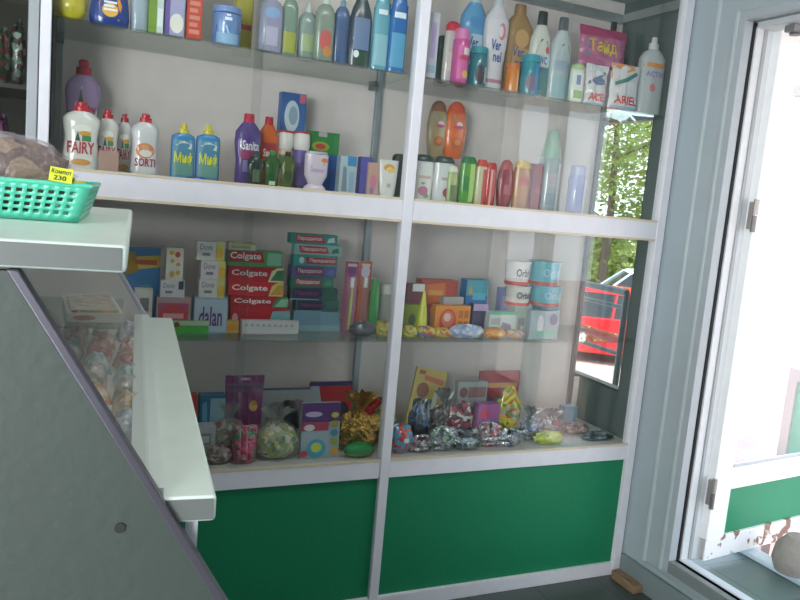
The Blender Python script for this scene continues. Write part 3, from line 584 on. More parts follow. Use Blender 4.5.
bottle('dish_soap_bottle', 'blue dish soap bottle with yellow cap, right of the pair', 'bottle', 197, 221, 125, S2, .08, 'block', '#3f86c0', '#d8c832', MI, 'blue dish soap bottles', e=3.6)
g = G().loft([(0, .026, .022), (.006, .034, .028), (.014, .03, .025), (.018, .01, .01)], M('#2a54b4', 'gloss')); o = tag(g.build('scrubber'), 'small round blue lid lying in front of the two blue bottles', 'lid'); p = at(196, 178, 1, .05); o.location = (p.x, .058, S2)
SN = [('r', .2, .38, .75, .52, '#9a3a6c'), ('t', 'Sanita', .24, .50, .88, .63, '#ece6f0'), ('r', .3, .2, .62, .36, '#8a7cb0')]
bottle('cleaner_bottle', 'big purple cleaner bottle with red cap on the middle left deck', 'bottle', 236, 263, 114, S2, .08, 'softener', '#5b4684', '#c4284a', SN, ML)
bottle('cleaner_bottle', 'orange cleaner bottle with red cap behind the small green bottles', 'bottle', 259, 280, 117, S2, .14, 'softener', '#d2642c', '#b01c38', [('r', .2, .42, .9, .64, '#a83a3c'), ('t', 'Sanita', .24, .44, .88, .55, '#ece6e0')], ML)
carton('carton', 'brown storage carton behind the small bottles, carrying the blue box', 'box', 276, 308, 140, S2, .27, .08, '#9a9298')
bpx_h = at(292, 140, 1, .27).z-S2
o, h = carton('carton', 'upright blue and white box with pink corner standing high at the back', 'box', 279, 307, 93, S2, .28, .04, '#3f67a4', [('e', .45, .5, .3, .34, '#c6d2dc'), ('e', .5, .52, .18, .2, '#8fa8b8'), ('r', .72, .8, .98, .98, '#cc6a84'), ('r', .2, .06, .9, .14, '#e4ecf0')], z=bpx_h)
bottle('scouring_powder', 'white-topped powder tub with red rim, left of the pair', 'tub', 277, 295, 132, S2, .15, 'tubby', '#cdb49a', '#dcd8d4', [('r', .1, .5, .9, .6, '#5c8c64')], 'powder tubs with red rims', ratio=.9, e=2, capname='lid')
bottle('scouring_powder', 'white-topped purple powder tub with red rim, right of the pair', 'tub', 294, 311, 133, S2, .13, 'tubby', '#6a5c98', '#dcd8d4', [('r', .1, .1, .9, .45, '#7a6aa4')], 'powder tubs with red rims', ratio=.9, e=2, capname='lid')
for i, ob in enumerate([o for o in COL.objects if o.name.startswith('scouring_powder')]):
    ld = [c for c in ob.children if c.name.startswith('lid')][0]; zs = max(v.co.z for v in ld.data.vertices); rx = max(v.co.x for v in ld.data.vertices)
    G().loft([(zs-.004, rx*.92, rx*.88), (zs+.002, rx*.94, rx*.9), (zs+.004, rx*.8, rx*.76)], M('#b82c3a', 'plastic')).build('red_rim', ob)
bottle('polish_bottle', 'small dark glassy bottle with a green patch, leftmost of three', 'bottle', 248, 265, 152, S2, .045, 'softener', '#39463e', '#3c4a4a', [('r', .3, .15, .7, .5, '#5a6c50')], 'small green bottles', kind='clear')
bottle('polish_bottle', 'small green bottle with bright green cap, middle of three', 'bottle', 265, 281, 151, S2, .045, 'softener', '#2f6434', '#2b8240', [('r', .3, .1, .7, .2, '#c4d4c0')], 'small green bottles', kind='clear')
bottle('polish_bottle', 'small olive bottle with black cap, rightmost of three', 'bottle', 281, 296, 152, S2, .045, 'softener', '#5c6c34', '#20241e', [('e', .5, .35, .3, .16, '#3c4c2c')], 'small green bottles', kind='clear')
cart('green and blue hanging pack with notched top on the middle left deck', 'packet', 306, 340, 132, S2, .17, .02, '#2f7c40', [('r', 0, 0, 1, .64, '#2f5ca4'), ('e', .42, .76, .28, .08, '#8a9a3c'), ('e', .42, .76, .16, .045, '#b03c34'), ('r', .34, .92, .6, 1, '#a9a09c')], ML)
bottle('cream_tube', 'white and lilac waisted tube with orange patch in front of the green pack', 'tube', 305, 329, 152, S2, .045, 'goblet', '#d9cbd8', '#c0b4cc', [('e', .78, .80, .16, .06, '#d88450'), ('r', .2, .5, .8, .58, '#c4a8cc'), ('p', [(.2, .6), (.8, .68), (.8, .72), (.2, .64)], '#b49cc4')], ML)
cart('white and blue carton with grey picture, right of the waisted tube', 'box', 337, 357, 156, S2, .07, .04, '#a9bcc4', [('r', .45, .75, 1, 1, '#3c84b8'), ('p', [(.15, .1), (.5, .1), (.4, .7), (.2, .75)], '#73858c'), ('r', .6, .1, .9, .6, '#8aa8c0')], ML)
cart('violet carton beside the white and blue carton', 'box', 358, 373, 157, S2, .075, .035, '#5550a0', [('r', .55, 0, 1, .9, '#6f6cae')], ML)
cart('pinkish tan carton with floral print left of the white tube', 'box', 366, 380, 163, S2, .06, .03, '#c49c8c', [('e', .5, .45, .3, .2, '#cc7c94'), ('e', .4, .2, .2, .1, '#8f78a8')], ML)
def cream():
    w_, h, x, yc = fit(378, 401, 160, S2, .045, .03); r = empty('cream_tube', (x, yc, S2))
    g = G(); g.loft([(0, w_*.36, .014), (h*.12, w_*.36, .014), (h*.12+.001, w_*.38, .014), (h*.5, w_*.44, .010), (h, w_*.5, .002)], M('#dcdad6', 'gloss'), 2.2)
    g.build('tube_body', r); g = G(); g.deco([('e', .5, .80, .28, .1, '#d8a030'), ('e', .6, .74, .2, .06, '#e6c060'), ('r', .4, .3, .6, .4, '#b0a8a0')], w_, h, lambda a, b: -.0145+.0125*(b/h)); g.build('label', r)
    tag(r, 'white squeeze tube with golden flower print beside the middle post', 'tube', ML)
cream()
bottle('cleaner_bottle', 'dark bottle half hidden behind the middle post', 'bottle', 392, 408, 154, S2, .2, 'slim', '#3c4a48', '#2a3434', [], ML)
# ---- middle right deck ------------------------------------------------------
DV = [('r', .2, .5, .8, .56, '#c9b0a4'), ('e', .45, .24, .24, .10, '#c87898'), ('e', .6, .14, .14, .05, '#7fa078'), ('e', .42, .40, .10, .03, '#8fa878')]
bottle('shampoo_bottle', 'white shampoo bottle with pink flower and dark green cap, nearest the middle post', 'bottle', 414, 435, 155, S2, .06, 'shampoo', '#dcdbd8', '#2c463c', DV, MR)
bottle('shampoo_bottle', 'white shampoo bottle with dark green cap, second from the middle post', 'bottle', 434, 456, 157, S2, .06, 'shampoo', '#d6d6d4', '#31463e', [('r', .3, .5, .85, .56, '#b4a89c'), ('e', .6, .24, .2, .10, '#a04c58'), ('e', .7, .12, .14, .05, '#3c5c44')], MR)
cart('pale pink carton at the back holding up the two orange bottles', 'box', 431, 464, 158, S2, .24, .10, '#c4a9ac', [], None)
hb = at(447, 158, 1, .24).z-S2
OR = [('p', [(.2, .50), (.8, .46), (.84, .72), (.3, .76)], '#c0949c'), ('p', [(.3, .66), (.84, .63), (.84, .72), (.32, .76)], '#8fa0c4'), ('e', .55, .60, .14, .04, '#e0ccd4'), ('e', .52, .55, .2, .03, '#bc4c70'), ('e', .5, .28, .24, .09, '#b8602c'), ('e', .52, .29, .14, .05, '#e08a4c')]
bottle('shower_gel_bottle', 'tall beige oval bottle with brown cap, raised at the back', 'bottle', 429, 450, 101, S2, .25, 'oval', '#b09a70', '#98603c', OR, 'raised oval bottles', z=hb)
bottle('shower_gel_bottle', 'tall bright orange oval bottle, raised at the back', 'bottle', 446, 469, 102, S2, .24, 'oval', '#dc6c2c', '#dc4f1c', OR, 'raised oval bottles', z=hb)
bottle('shampoo_bottle', 'slim pale green bottle with dark print beside the white shampoos', 'bottle', 449, 459, 166, S2, .045, 'slim', '#a8b47c', '#d2d6c0', [('r', .2, .1, .8, .5, '#6a7c50')], MR)
bottle('shampoo_bottle', 'green shampoo bottle with round green cap on the middle right deck', 'bottle', 461, 478, 157, S2, .06, 'shampoo', '#5a9c3c', '#1f6c34', [('r', .5, .0, .8, .86, '#a8c868'), ('r', .15, .3, .45, .6, '#2f7a38')], MR)
bottle('shampoo_bottle', 'cream bottle with red cap, left of the scarlet bottle', 'bottle', 477, 489, 160, S2, .06, 'shampoo', '#c4bc9c', '#c43a2c', [('r', .5, .05, 1, .8, '#b84a3c')], MR)
bottle('shampoo_bottle', 'scarlet shampoo bottle with red cap on the middle right deck', 'bottle', 487, 498, 163, S2, .055, 'shampoo', '#b8342c', '#b8302c', [('r', .3, .05, .5, .85, '#d8a49c')], MR)
bottle('shampoo_bottle', 'dark crimson bottle with pinkish cap on the middle right deck', 'bottle', 499, 516, 160, S2, .07, 'oval', '#8a2838', '#a84c50', [('r', .3, .3, .75, .5, '#a8545c')], MR)
bottle('shampoo_bottle', 'crimson bottle with a yellow-orange upper half', 'bottle', 515, 532, 161, S2, .07, 'shampoo', '#a86c28', '#c4a02c', [('e', .5, .6, .3, .1, '#a83c2c')], MR)
cart('dark red upright carton beside the yellow-topped bottle', 'box', 530, 544, 164, S2, .07, .03, '#7c2434', [('r', .2, .4, .8, .5, '#98505c')], MR)
bottle('aerosol_can', 'tall whitish aerosol with mint green tip on the middle right deck', 'can', 542, 566, 130, S2, .05, 'cone', '#a9b4ba', '#a9c4b8', [('r', .2, .1, .8, .24, '#8c9cac'), ('r', .25, .3, .7, .48, '#bcb0b8'), ('r', .66, .02, .82, .6, '#d8dde2')], MR, ratio=.9, e=2)
bottle('aerosol_can', 'short lilac-blue can at the right of the middle deck', 'can', 569, 589, 166, S2, .05, 'can', '#9496bc', '#a5a8c4', [('r', .2, .2, .65, .6, '#7c7eac'), ('r', .7, .05, .84, .78, '#dadce8')], MR, ratio=.9, e=2)

# ---- lower glass shelf, left bay -------------------------------------------
def stk(specs, yb, name='carton', group=None):
    """cartons piled from the bottom up; every entry is l, r, top, colour, decoration, label"""
    z = 0
    for l, r, t, col, D, lab, cat in specs:
        o, h = carton(name, lab, cat, l, r, t, S3, yb, .045, col, D, group, z=z, rz=rnd.uniform(-.015, .015)); z += h+.001
CG = lambda a, b: [('p', [(.72, 0), (1, 0), (1, 1), (.88, .98), (.78, .75)], a), ('p', [(.76, .1), (1, .1), (1, .85), (.88, .8)], b), ('t', 'Colgate', .05, .28, .70, .78, '#f0e4e4')]
YB = .20
stk([(228, 290, 308, '#b81e2c', [('p', [(.62, .1), (1, .15), (1, .9), (.7, .85)], '#7fb0b8'), ('e', .07, .45, .05, .3, '#d8a0a4')], 'red toothpaste carton with pale blue wave, bottom of the red stack', 'box'),
     (228, 288, 296.5, '#b41c2a', CG('#3c8c5c', '#8fc4a0'), 'red toothpaste carton with green arc, second up in the red stack', 'box'),
     (226, 284, 282, '#c4202c', CG('#d8c07c', '#c89a3c'), 'red toothpaste carton with yellow arc, third up in the red stack', 'box'),
     (226, 284, 267, '#c4202c', CG('#dcd8b0', '#3c7c48'), 'red toothpaste carton with cream and green arc, fourth up in the stack', 'box'),
     (225, 283, 251, '#4a9c5c', [('p', [(.02, .25), (.68, .25), (.62, .95), (.02, .95)], '#b02a34'), ('r', .72, .1, .98, .9, '#86bca0'), ('t', 'Colgate', .04, .34, .60, .88, '#f0e4e4')], 'green and red toothpaste carton near the top of the red stack', 'box'),
     (226, 256, 243, '#c4c2ac', [('r', .1, .2, .8, .6, '#94968c'), ('r', .1, .75, 1, 1, '#a8ac5c')], 'thin white carton lying on top of the red toothpaste stack', 'box')], YB, group='stacked toothpaste cartons')
PD = lambda bgc, t='Пародонтол', c='#b83044': [('p', [(.12, .18), (.74, .18), (.68, .85), (.08, .85)], c), ('t', t, .14, .3, .66, .76, '#e0dcdc'), ('p', [(.78, .2), (.95, .3), (.92, .8), (.8, .6)], bgc)]
stk([(244, 346, 311, '#5c8cac', [('r', .0, .0, 1, .3, '#8aacb8'), ('e', .15, .6, .08, .3, '#cba83c'), ('p', [(.3, .3), (.6, .35), (.55, .9), (.2, .9)], '#2c3c6c')], 'long pale blue carton with yellow spot under the teal toothpaste stack', 'box')][:0]+
    [(290, 340, 312, '#7396ac', [('r', .0, .0, 1, .3, '#8aacb8')], 'pale blue-grey carton at the bottom of the teal stack', 'box'),
     (292, 339, 300.5, '#2c5c54', [('p', [(.05, .1), (.55, .05), (.72, .5), (.6, .95), (.05, .95)], '#2c2c54'), ('t', 'Пародонт', .1, .35, .62, .75, '#94405c'), ('r', .0, .0, .6, .1, '#84a8b4')], 'navy and green carton with pale swoosh, second up in the teal stack', 'box'),
     (287, 338, 288.5, '#285448', [('p', [(.05, .1), (.55, .05), (.7, .5), (.6, .95), (.05, .95)], '#2e2c58'), ('t', 'Пародонт', .1, .35, .60, .75, '#94405c'), ('r', .0, .0, .6, .1, '#84a8b4')], 'navy and green carton with pale swoosh, third up in the teal stack', 'box'),
     (287, 334, 277.5, '#2c7060', PD('#488c6c', c='#8c4048'), 'dark green carton with reddish strip, fourth up in the teal stack', 'box'),
     (288, 337, 266.5, '#5c5c94', PD('#5c7cb4', c='#8c3c5c'), 'violet carton with blue oval, fifth up in the teal stack', 'box'),
     (290, 338, 255.5, '#3c9c94', [('p', [(.3, .18), (.98, .18), (.98, .8), (.26, .8)], '#b83044'), ('t', 'Пародонтол', .36, .3, .94, .7, '#e0dcdc'), ('e', .18, .5, .06, .3, '#c4dcd8')], 'teal carton with the red strip on its right, sixth up', 'box'),
     (291, 342, 245, '#8cc0b8', PD('#3c6c58'), 'white-teal carton with red strip, second from the top of the teal stack', 'box'),
     (287, 338, 234.5, '#2c8c84', PD('#c8dcd8'), 'deep teal carton with red strip, topmost of the teal stack', 'box')], .19, group='stacked toothpaste cartons')
# brushes on card
def blister(label, l, r, t, pb, col, brush, acc):
    y = .16; w_, h, x, yc = fit(l, r, t, S3, y, .02); rt = empty('toothbrush_pack', (x, yc, S3))
    g = G(); g.box(-w_/2, w_/2, .006, .008, 0, h, M(col, 'card')); g.deco([('e', .5, .86, .36, .09, acc), ('r', .15, .93, .85, .97, '#d8c8c4')], w_, h, lambda a, b: .006); g.build('backing_card', rt, bevel=0)
    g = G(); g.tube([(-w_*.05, -.002, h*.05), (0, -.004, h*.3), (w_*.05, -.002, h*.55), (0, 0, h*.78)], [.005, .006, .004, .004], M(brush, 'gloss'))
    g.box(-.006, .006, -.008, .001, h*.64, h*.78, M('#e8e8e8', 'matte')); g.build('toothbrush', rt)
    G().loft([(h*.02, w_*.3, .009), (h*.04, w_*.34, .011), (h*.76, w_*.34, .011), (h*.79, w_*.28, .006)], M('#f4f4f4', 'film'), 4).build('blister', rt)
    tag(rt, label, 'toothbrush', 'carded toothbrushes')
blister('carded toothbrush with yellow-green handle on pink card', 346, 361, 262, 322, '#a8486c', '#c0cc4c', '#7c3c7c')
blister('carded toothbrush with red handle on orange card', 360, 374, 262, 322, '#c45c3c', '#b0342c', '#c8c4d8')
bottle('lotion_bottle', 'small green bottle behind the toothbrush cards', 'bottle', 371, 381, 279, S3, .14, 'can', '#3c9448', '#348a40', [], None, ratio=.8)
bottle('lotion_bottle', 'small colourless bottle right of the small green bottle', 'bottle', 381, 393, 284, S3, .15, 'can', '#a3a49c', '#b8b8b0', [], None, ratio=.8, kind='clear')
cart('blue magazine-sized pack with yellow stripe at the left end', 'packet', 124, 161, 248, S3, .17, .03, '#3a78b0', [('p', [(.0, .72), (1, .78), (1, .92), (.0, .88)], '#d4b03c'), ('p', [(.02, .66), (.4, .72), (.3, .95), (.04, .95)], '#a8842c'), ('e', .62, .35, .30, .22, '#5a94b0'), ('r', .3, .8, .9, .86, '#c05a3c')], None)
cart('white carton under the blue pack at the left end', 'box', 134, 153, 289, S3, .12, .03, '#d4d0cc', [('r', .3, .5, .8, .8, '#8c8488')], None)
DO = lambda fl: [('t', 'Dove', .1, .55, .58, .88, '#8c8ca0'), ('r', .2, .25, .5, .4, '#7a7a8c')]+([('r', .72, .0, 1, 1, '#c8c070'), ('e', .85, .4, .14, .3, '#d4a83c')] if fl else [('r', .74, .5, .95, .98, '#3c4458')])
stk([(155, 191, 298, '#b09098', [('r', .05, .15, .95, .85, '#a8506c'), ('t', 'DURU', .12, .22, .88, .78, '#bc3c44')][:1]+[('e', .5, .5, .42, .3, '#c04048'), ('r', .2, .42, .8, .56, '#d89ca0')], 'shrink-wrapped pink soap pack under the white soap box', 'soap'),
     (159, 185, 281, '#cfccd0', DO(False), 'white soap box with dark corner, left of the other soap boxes', 'soap'),
     (165, 184, 248, '#d4d0c4', [('e', .3, .85, .16, .07, '#d0a03c'), ('e', .65, .8, .16, .09, '#c04c4c'), ('e', .35, .6, .12, .06, '#d0a03c'), ('e', .7, .5, .12, .06, '#d0a03c'), ('e', .35, .2, .14, .1, '#c89c3c'), ('e', .7, .25, .12, .07, '#d0a03c')], 'upright white carton with yellow and red cartoon dots', 'box')], .13)
stk([(192, 228, 298, '#8fa4bc', [('r', .02, .05, .98, .95, '#a8b8c8'), ('t', 'dalan', .15, .2, .85, .75, '#5c3c7c')], 'shrink-wrapped pale blue soap pack with purple letters', 'soap'),
     (197, 225, 280, '#d0ccc8', DO(True), 'white soap box with yellow flowers, lowest of three', 'soap'),
     (199, 226, 261, '#d2c8cc', DO(True), 'white soap box with yellow flowers, middle of three', 'soap'),
     (195, 224, 242, '#ccccc4', DO(True), 'white soap box with green-yellow end, topmost of three', 'soap')], .13)
def roll(label, l, r, t, pb, col, D, name='packet', cat='packet', group='small packs along the shelf front'):
    y = yof((l+r)/2, pb, S3); o, h = carton(name, label, cat, l, r, t, S3, y, .028, col, D, group); return o
roll('flat green carton at the front of the lower glass shelf', 172, 209, 321, 334, '#3fa63c', [('r', .0, .65, 1, 1, '#b4b8a4'), ('e', .1, .7, .08, .2, '#6c3c34')], 'carton', 'box')
roll('flat gold and white carton beside the flat green one', 209, 239, 321, 333, '#c8a45c', [('r', .1, .3, .55, .7, '#d8d4cc'), ('e', .75, .5, .16, .35, '#cc8c2c')], 'carton', 'box')
o = roll('long white paper price strip at the front of the lower glass shelf', 240, 299, 321, 334, '#cdcccf', [('r', .05+.1*k, .55, .1+.1*k, .75, '#a8a8b0') for k in range(9)], 'price_strip', 'price strip', None)
roll('flat grey-green translucent pack right of the price strip', 300, 342, 320, 331, '#8fa09c', [('r', .05, .5, .9, .8, '#6c847c')], 'packet', 'packet')
wad('folded_cloth', 'dark grey folded packet in front of the toothbrush cards', 'packet', 349, 377, 322, S3, .07, .06, '#56575c', None, 'wrap', 4, .12)
wad('sweet_packet', 'crumpled yellow packet against the middle post', 'packet', 375, 393, 321, S3, .06, .06, ('#c4b430', '#b8a82c', '#8c8c50'), 'yellow crumpled packets', 'candy', 6, .14)
# ---- lower glass shelf, right bay ------------------------------------------
cart('red and orange carton standing behind the orange ball pack', 'box', 416, 458, 280, S3, .22, .05, '#b8402c', [('p', [(.1, .5), (.7, .6), (.65, .95), (.1, .9)], '#d8702c'), ('r', .0, .0, 1, .32, '#7c5c58'), ('r', .2, .7, .6, .8, '#e0a04c'), ('r', .3, .36, .95, .45, '#d4b4b0')], None)
cart('dark red carton tucked behind the yellow glue cone', 'box', 404, 426, 284, S3, .16, .03, '#6c2c3c', [('r', .3, .85, .95, 1, '#d4d4d4')], None)
cart('bright blue carton with white triangle behind the front packs', 'box', 461, 489, 280, S3, .20, .05, '#2c70b0', [('r', .0, .7, 1, 1, '#4ca0b4'), ('p', [(.1, .72), (.3, .72), (.2, .95)], '#c4a43c'), ('p', [(.7, .1), (.95, .1), (.84, .42)], '#c8dcec'), ('r', .3, .62, .9, .75, '#5cb4d0')], None)
cart('grey-white carton between the red and blue cartons', 'box', 440, 464, 297, S3, .17, .03, '#aca8a8', [('r', .0, .0, 1, .4, '#86828a')], None)
def cone():
    w_, h, x, yc = fit(418, 431, 290, S3, .08, .03, True); r = empty('glue_cone', (x, yc, S3))
    G().loft([(0, w_*.55, w_*.5), (h*.08, w_*.5, w_*.45), (h*.1, w_*.48, w_*.4), (h*.6, w_*.3, w_*.3), (h*.95, w_*.1, w_*.1), (h, w_*.04, w_*.04)], M('#c8cc28', 'gloss'), 2).build('tube_body', r)
    tag(r, 'tall yellow cone-shaped tube standing near the middle post', 'tube')
cone()
cart('lime green carton with dark mark beside the middle post', 'box', 400, 421, 305, S3, .13, .03, '#8f9c2c', [('e', .55, .5, .2, .2, '#4c5c20')], None)
cart('orange carton with a big red ball printed on it', 'box', 431, 471, 306, S3, .12, .04, '#dc8c24', [('r', .0, .0, 1, .1, '#c85c24'), ('e', .36, .5, .24, .4, '#c83c24'), ('e', .36, .56, .17, .28, '#d0745c'), ('e', .34, .62, .1, .14, '#e4c4b4'), ('r', .66, .6, .78, .85, '#b4641c'), ('r', .82, .6, .94, .85, '#b4641c'), ('r', .66, .2, .78, .5, '#b4641c'), ('r', .82, .2, .94, .5, '#b4641c')], None)
cart('dark violet carton with lilac top right of the orange ball pack', 'box', 470, 489, 304, S3, .13, .03, '#45415c', [('r', .0, .78, 1, 1, '#b49cc4')], None)
cart('white and green carton with grey picture near the shelf front', 'box', 486, 517, 312, S3, .10, .03, '#b8c4c0', [('r', .0, .88, 1, 1, '#4cb08c'), ('p', [(.35, .1), (.9, .15), (.8, .5), (.5, .6)], '#6c7088'), ('r', .05, .5, .4, .75, '#a8a0a4')], None)
cart('small black carton right of the white and green one', 'box', 514, 525, 318, S3, .12, .03, '#3a3040', [('e', .6, .4, .2, .2, '#c8c4d0')], None)
cart('blue-white towel pack standing behind the cup towers', 'packet', 497, 513, 288, S3, .20, .03, '#8c92bc', [('r', .3, .05, .9, .3, '#4c6cc0')], None)
def cup(label, l, r, t, z, base, ring, txt):
    w_, h, x, yc = fit(l, r, t, S3+z, .12, .05, True); rt = empty('plastic_cup', (x, yc, S3+z))
    R_ = w_/2; G().loft([(0, R_*.86, R_*.86), (.003, R_*.9, R_*.9), (h*.8, R_*.98, R_*.98), (h*.95, R_, R_)], M(base, 'gloss'), 2).build('tub', rt)
    G().loft([(h*.02, R_*.95, R_*.95), (h*.17, R_*.96, R_*.96)], M(ring, 'plastic'), 2).build('ring', rt)
    G().loft([(h*.94, R_*1.02, R_*1.02), (h, R_*1.02, R_*1.02)], M(base, 'plastic'), 2).build('lid', rt)
    g = G(); g.deco([('t', txt, .2, .38, .8, .72, '#3c3848' if base > '#a' else '#a8c4d4')], w_, h, lambda a, b: -math.sqrt(max(0, (R_*.99)**2-a*a))); g.build('label', rt)
    tag(rt, label, 'tub', 'stacked round tubs'); return h+.001
_, hc = carton('carton', 'pale green carton under the white tubs', 'box', 508, 531, 306, S3, .12, .05, '#9cb4ac')
h1 = cup('white round tub with red ring, lower of the white stack', 507, 530, 285, hc+.001, '#d4d0cc', '#c4342c', 'Orbit')
cup('white round tub with red ring, upper of the white stack', 507, 530, 261, hc+.001+h1, '#d4d0cc', '#c4342c', 'Orbit')
_, hc = carton('carton', 'turquoise carton under the blue tubs', 'box', 532, 560, 306, S3, .12, .05, '#58a0b4')
h1 = cup('turquoise round tub with red ring, lower of the blue stack', 532, 560, 285, hc+.001, '#6cb4c4', '#c45c54', 'Orbit')
cup('turquoise round tub with red ring, upper of the blue stack', 531, 559, 261, hc+.001+h1, '#6cb4c4', '#c45c54', 'Orbit')
cart('white and mint pack with purple shapes at the right of the lower glass shelf', 'packet', 527, 560, 311, S3, .06, .03, '#a4b0b8', [('e', .35, .5, .12, .35, '#d8d4dc'), ('r', .2, .1, .95, .3, '#84b8a4'), ('e', .8, .7, .14, .2, '#74708c')], None)
for l, r, t, c, lab, sd in ((401, 418, 326, ('#c8bc34', '#d4c84c', '#8c8434'), 'crumpled yellow packet just right of the middle post', 3), (416, 437, 326, ('#c8bc34', '#6c6c94', '#b84c34'), 'yellow packet with blue and red print, second from the middle post', 5),
                        (434, 452, 328, ('#d0b830', '#c8a43c', '#a84c34'), 'yellow packet with red print in the front row', 7), (449, 484, 325, ('#a4b4d4', '#8c9cc4', '#c8d0dc'), 'blue-white sweet packet in the front row', 9),
                        (483, 506, 328, ('#d89038', '#c87c2c', '#e0b060'), 'orange sweet packet in the front row', 11), (504, 527, 330, ('#c4b0a4', '#b08c54', '#94848c'), 'pale brown sweet packet at the end of the front row', 13)):
    wad('sweet_packet', lab, 'packet', l, r, t, S3, .045, .05, c, 'front row of sweet packets', 'candy', sd, .12)

# ---- bottom deck, left bay --------------------------------------------------
BL, BR = 'toys and gifts on the bottom left deck', 'toys and gifts on the bottom right deck'
def c4(lab, cat, l, r, t, y, d, col, D=(), tilt=0, name='carton', group=None): return carton(name, lab, cat, l, r, t, S4, y, d, col, D, group, tilt=tilt)
c4('small red carton half hidden by the counter ledge', 'box', 186, 198, 396, .22, .05, '#b43c34', [('r', 0, 0, 1, .35, '#2c2830')])
c4('blue carton with white writing marks at the left of the bottom deck', 'box', 198, 226, 396, .22, .05, '#2c6890', [('r', .4, .45, .98, .95, '#94b4c4'), ('p', [(.1, .5), (.3, .5), (.25, .9), (.08, .85)], '#6ca4c4')])
c4('white tag-covered carton low at the left of the bottom deck', 'box', 192, 216, 427, .12, .05, '#b4b4b8', [('r', .2, .45, .8, .8, '#84868e'), ('r', .3, .52, .7, .72, '#c4c4cc')])
wad('sweet_packet', 'small brown packet low behind the counter ledge', 'packet', 202, 232, 446, S4, .05, .07, ('#7c645c', '#94807c', '#5c4844', '#a89c9c'), BL, 'candy', 5, .15)
pouch('gift_pouch', 'dark purple gift pouch with slot handle and gold circle', 'bag', 224, 266, 377, S4, .20, .05, '#7a3468', [('r', .38, .94, .62, .97, '#c8b4c0'), ('r', .02, .78, .98, .9, '#6f4a6c'), ('e', .72, .60, .12, .07, '#c09448'), ('e', .3, .3, .2, .1, '#a8384c')], BL)
wad('clear_bag', 'clear gift bag of dark and green sweets under the purple pouch', 'bag', 214, 246, 404, S4, .12, .065, ('#6c5c44', '#8c8450', '#446458', '#90383c', '#a4a49c'), BL, 'candy', 8, .2, '#f0f0f0')
pouch('gift_pouch', 'bright pink gift bag low on the bottom left deck', 'bag', 230, 260, 428, S4, .05, .06, ('#b03860', '#c44c74', '#a02c50', '#4c7c5c'), [], BL, 'candy', seed=3)
wad('clear_bag', 'large clear bag of yellow-green balls and grass', 'bag', 254, 300, 408, S4, .05, .13, ('#8fa43c', '#c8b840', '#4c6c2c', '#b4b494', '#7c9440', '#d8d8c0'), BL, 'candy', 11, .14, '#f4f4f0')
c4('white printed booklet with grey pictures leaning at the back', 'book', 262, 314, 389, .27, .012, '#a8a8ac', [('r', .02, .96, 1, 1, '#4c5474'), ('e', .3, .6, .2, .14, '#7c7c84'), ('e', .7, .66, .18, .12, '#8c6c74'), ('r', .1, .3, .4, .45, '#6c6c74')], -.08, 'booklet')
wad('toy_car', 'black glossy toy lump in front of the white booklet', 'toy', 277, 300, 403, S4, .20, .06, '#1e1e22', BL, 'wrap', 15, .1)
c4('red picture book with navy top edge leaning at the back', 'book', 311, 354, 383, .27, .014, '#b82c34', [('r', .0, .93, 1, 1, '#2c3468'), ('p', [(.0, .1), (.2, .1), (.3, .5), (.2, .93), (.0, .93)], '#a4a8b4'), ('e', .8, .35, .16, .3, '#2c242c')], -.08, 'picture_book')
c4('purple-topped toy card with bright cartoon pictures on the bottom deck', 'toy pack', 302, 342, 404, .07, .02, '#a4b4c0', [('r', .0, .66, 1, 1, '#5c3474'), ('e', .3, .8, .22, .05, '#c4b4d4'), ('r', .0, .5, .7, .66, '#a8405c'), ('e', .2, .56, .14, .06, '#d8d4dc'), ('e', .4, .18, .26, .17, '#4ca4bc'), ('e', .4, .2, .14, .09, '#c8d45c'), ('e', .85, .78, .1, .05, '#bcb44c'), ('e', .85, .62, .11, .06, '#a89c44'), ('e', .85, .46, .11, .06, '#4c8ca4'), ('e', .86, .3, .11, .06, '#98a444'), ('e', .88, .12, .11, .07, '#d4a43c'), ('e', .08, .1, .1, .06, '#b83c4c')], -.05, 'toy_card')
def ribbon(r, w_, h, d):
    g = G(); g.tube([(0, 0, h*.5), (w_*.15, -.01, h*.72), (w_*.38, -.01, h*.9), (w_*.46, -.01, h*.92)], [.012, .02, .018, .006], M('#b0242c', 'foil')); g.build('red_ribbon', r)
wad('gift_bundle', 'crinkled gold foil gift with red ribbon beside the middle post', 'gift', 339, 384, 394, S4, .08, .11, '#b8924a', BL, 'foil', 21, .3, '#c8a050', parts=[ribbon])
def ball(lab, l, r, t, y, c, c2, grp, seed=1):
    w_, h, x, yc = fit(l, r, t, S4, y, .05, True); rt = empty('toy_ball', (x, yc, S4)); pr = []
    for k in range(13):
        a = math.pi*k/12; pr.append((h/2-h/2*math.cos(a), max(.0008, w_/2*math.sin(a)), max(.0008, .03*math.sin(a))))
    G().loft(pr, M(c, 'gloss'), 2, 20).build('ball', rt); G().loft([(h*.2, w_*.41, .0245), (h*.32, w_*.475, .0285)], M(c2, 'gloss'), 2, 20).build('stripe', rt)
    tag(rt, lab, 'toy', grp)
ball('flattened green toy ball with tan stripe in front of the gold gift', 344, 375, 442, .035, '#2c9450', '#a89448', BL)
wad('sweet_packet', 'yellow and white wrapped sweets tucked behind the middle post', 'packet', 376, 398, 403, S4, .22, .07, ('#c8b43c', '#d4d0c0', '#8c9c5c', '#d8c85c'), BL, 'candy', 31, .2)
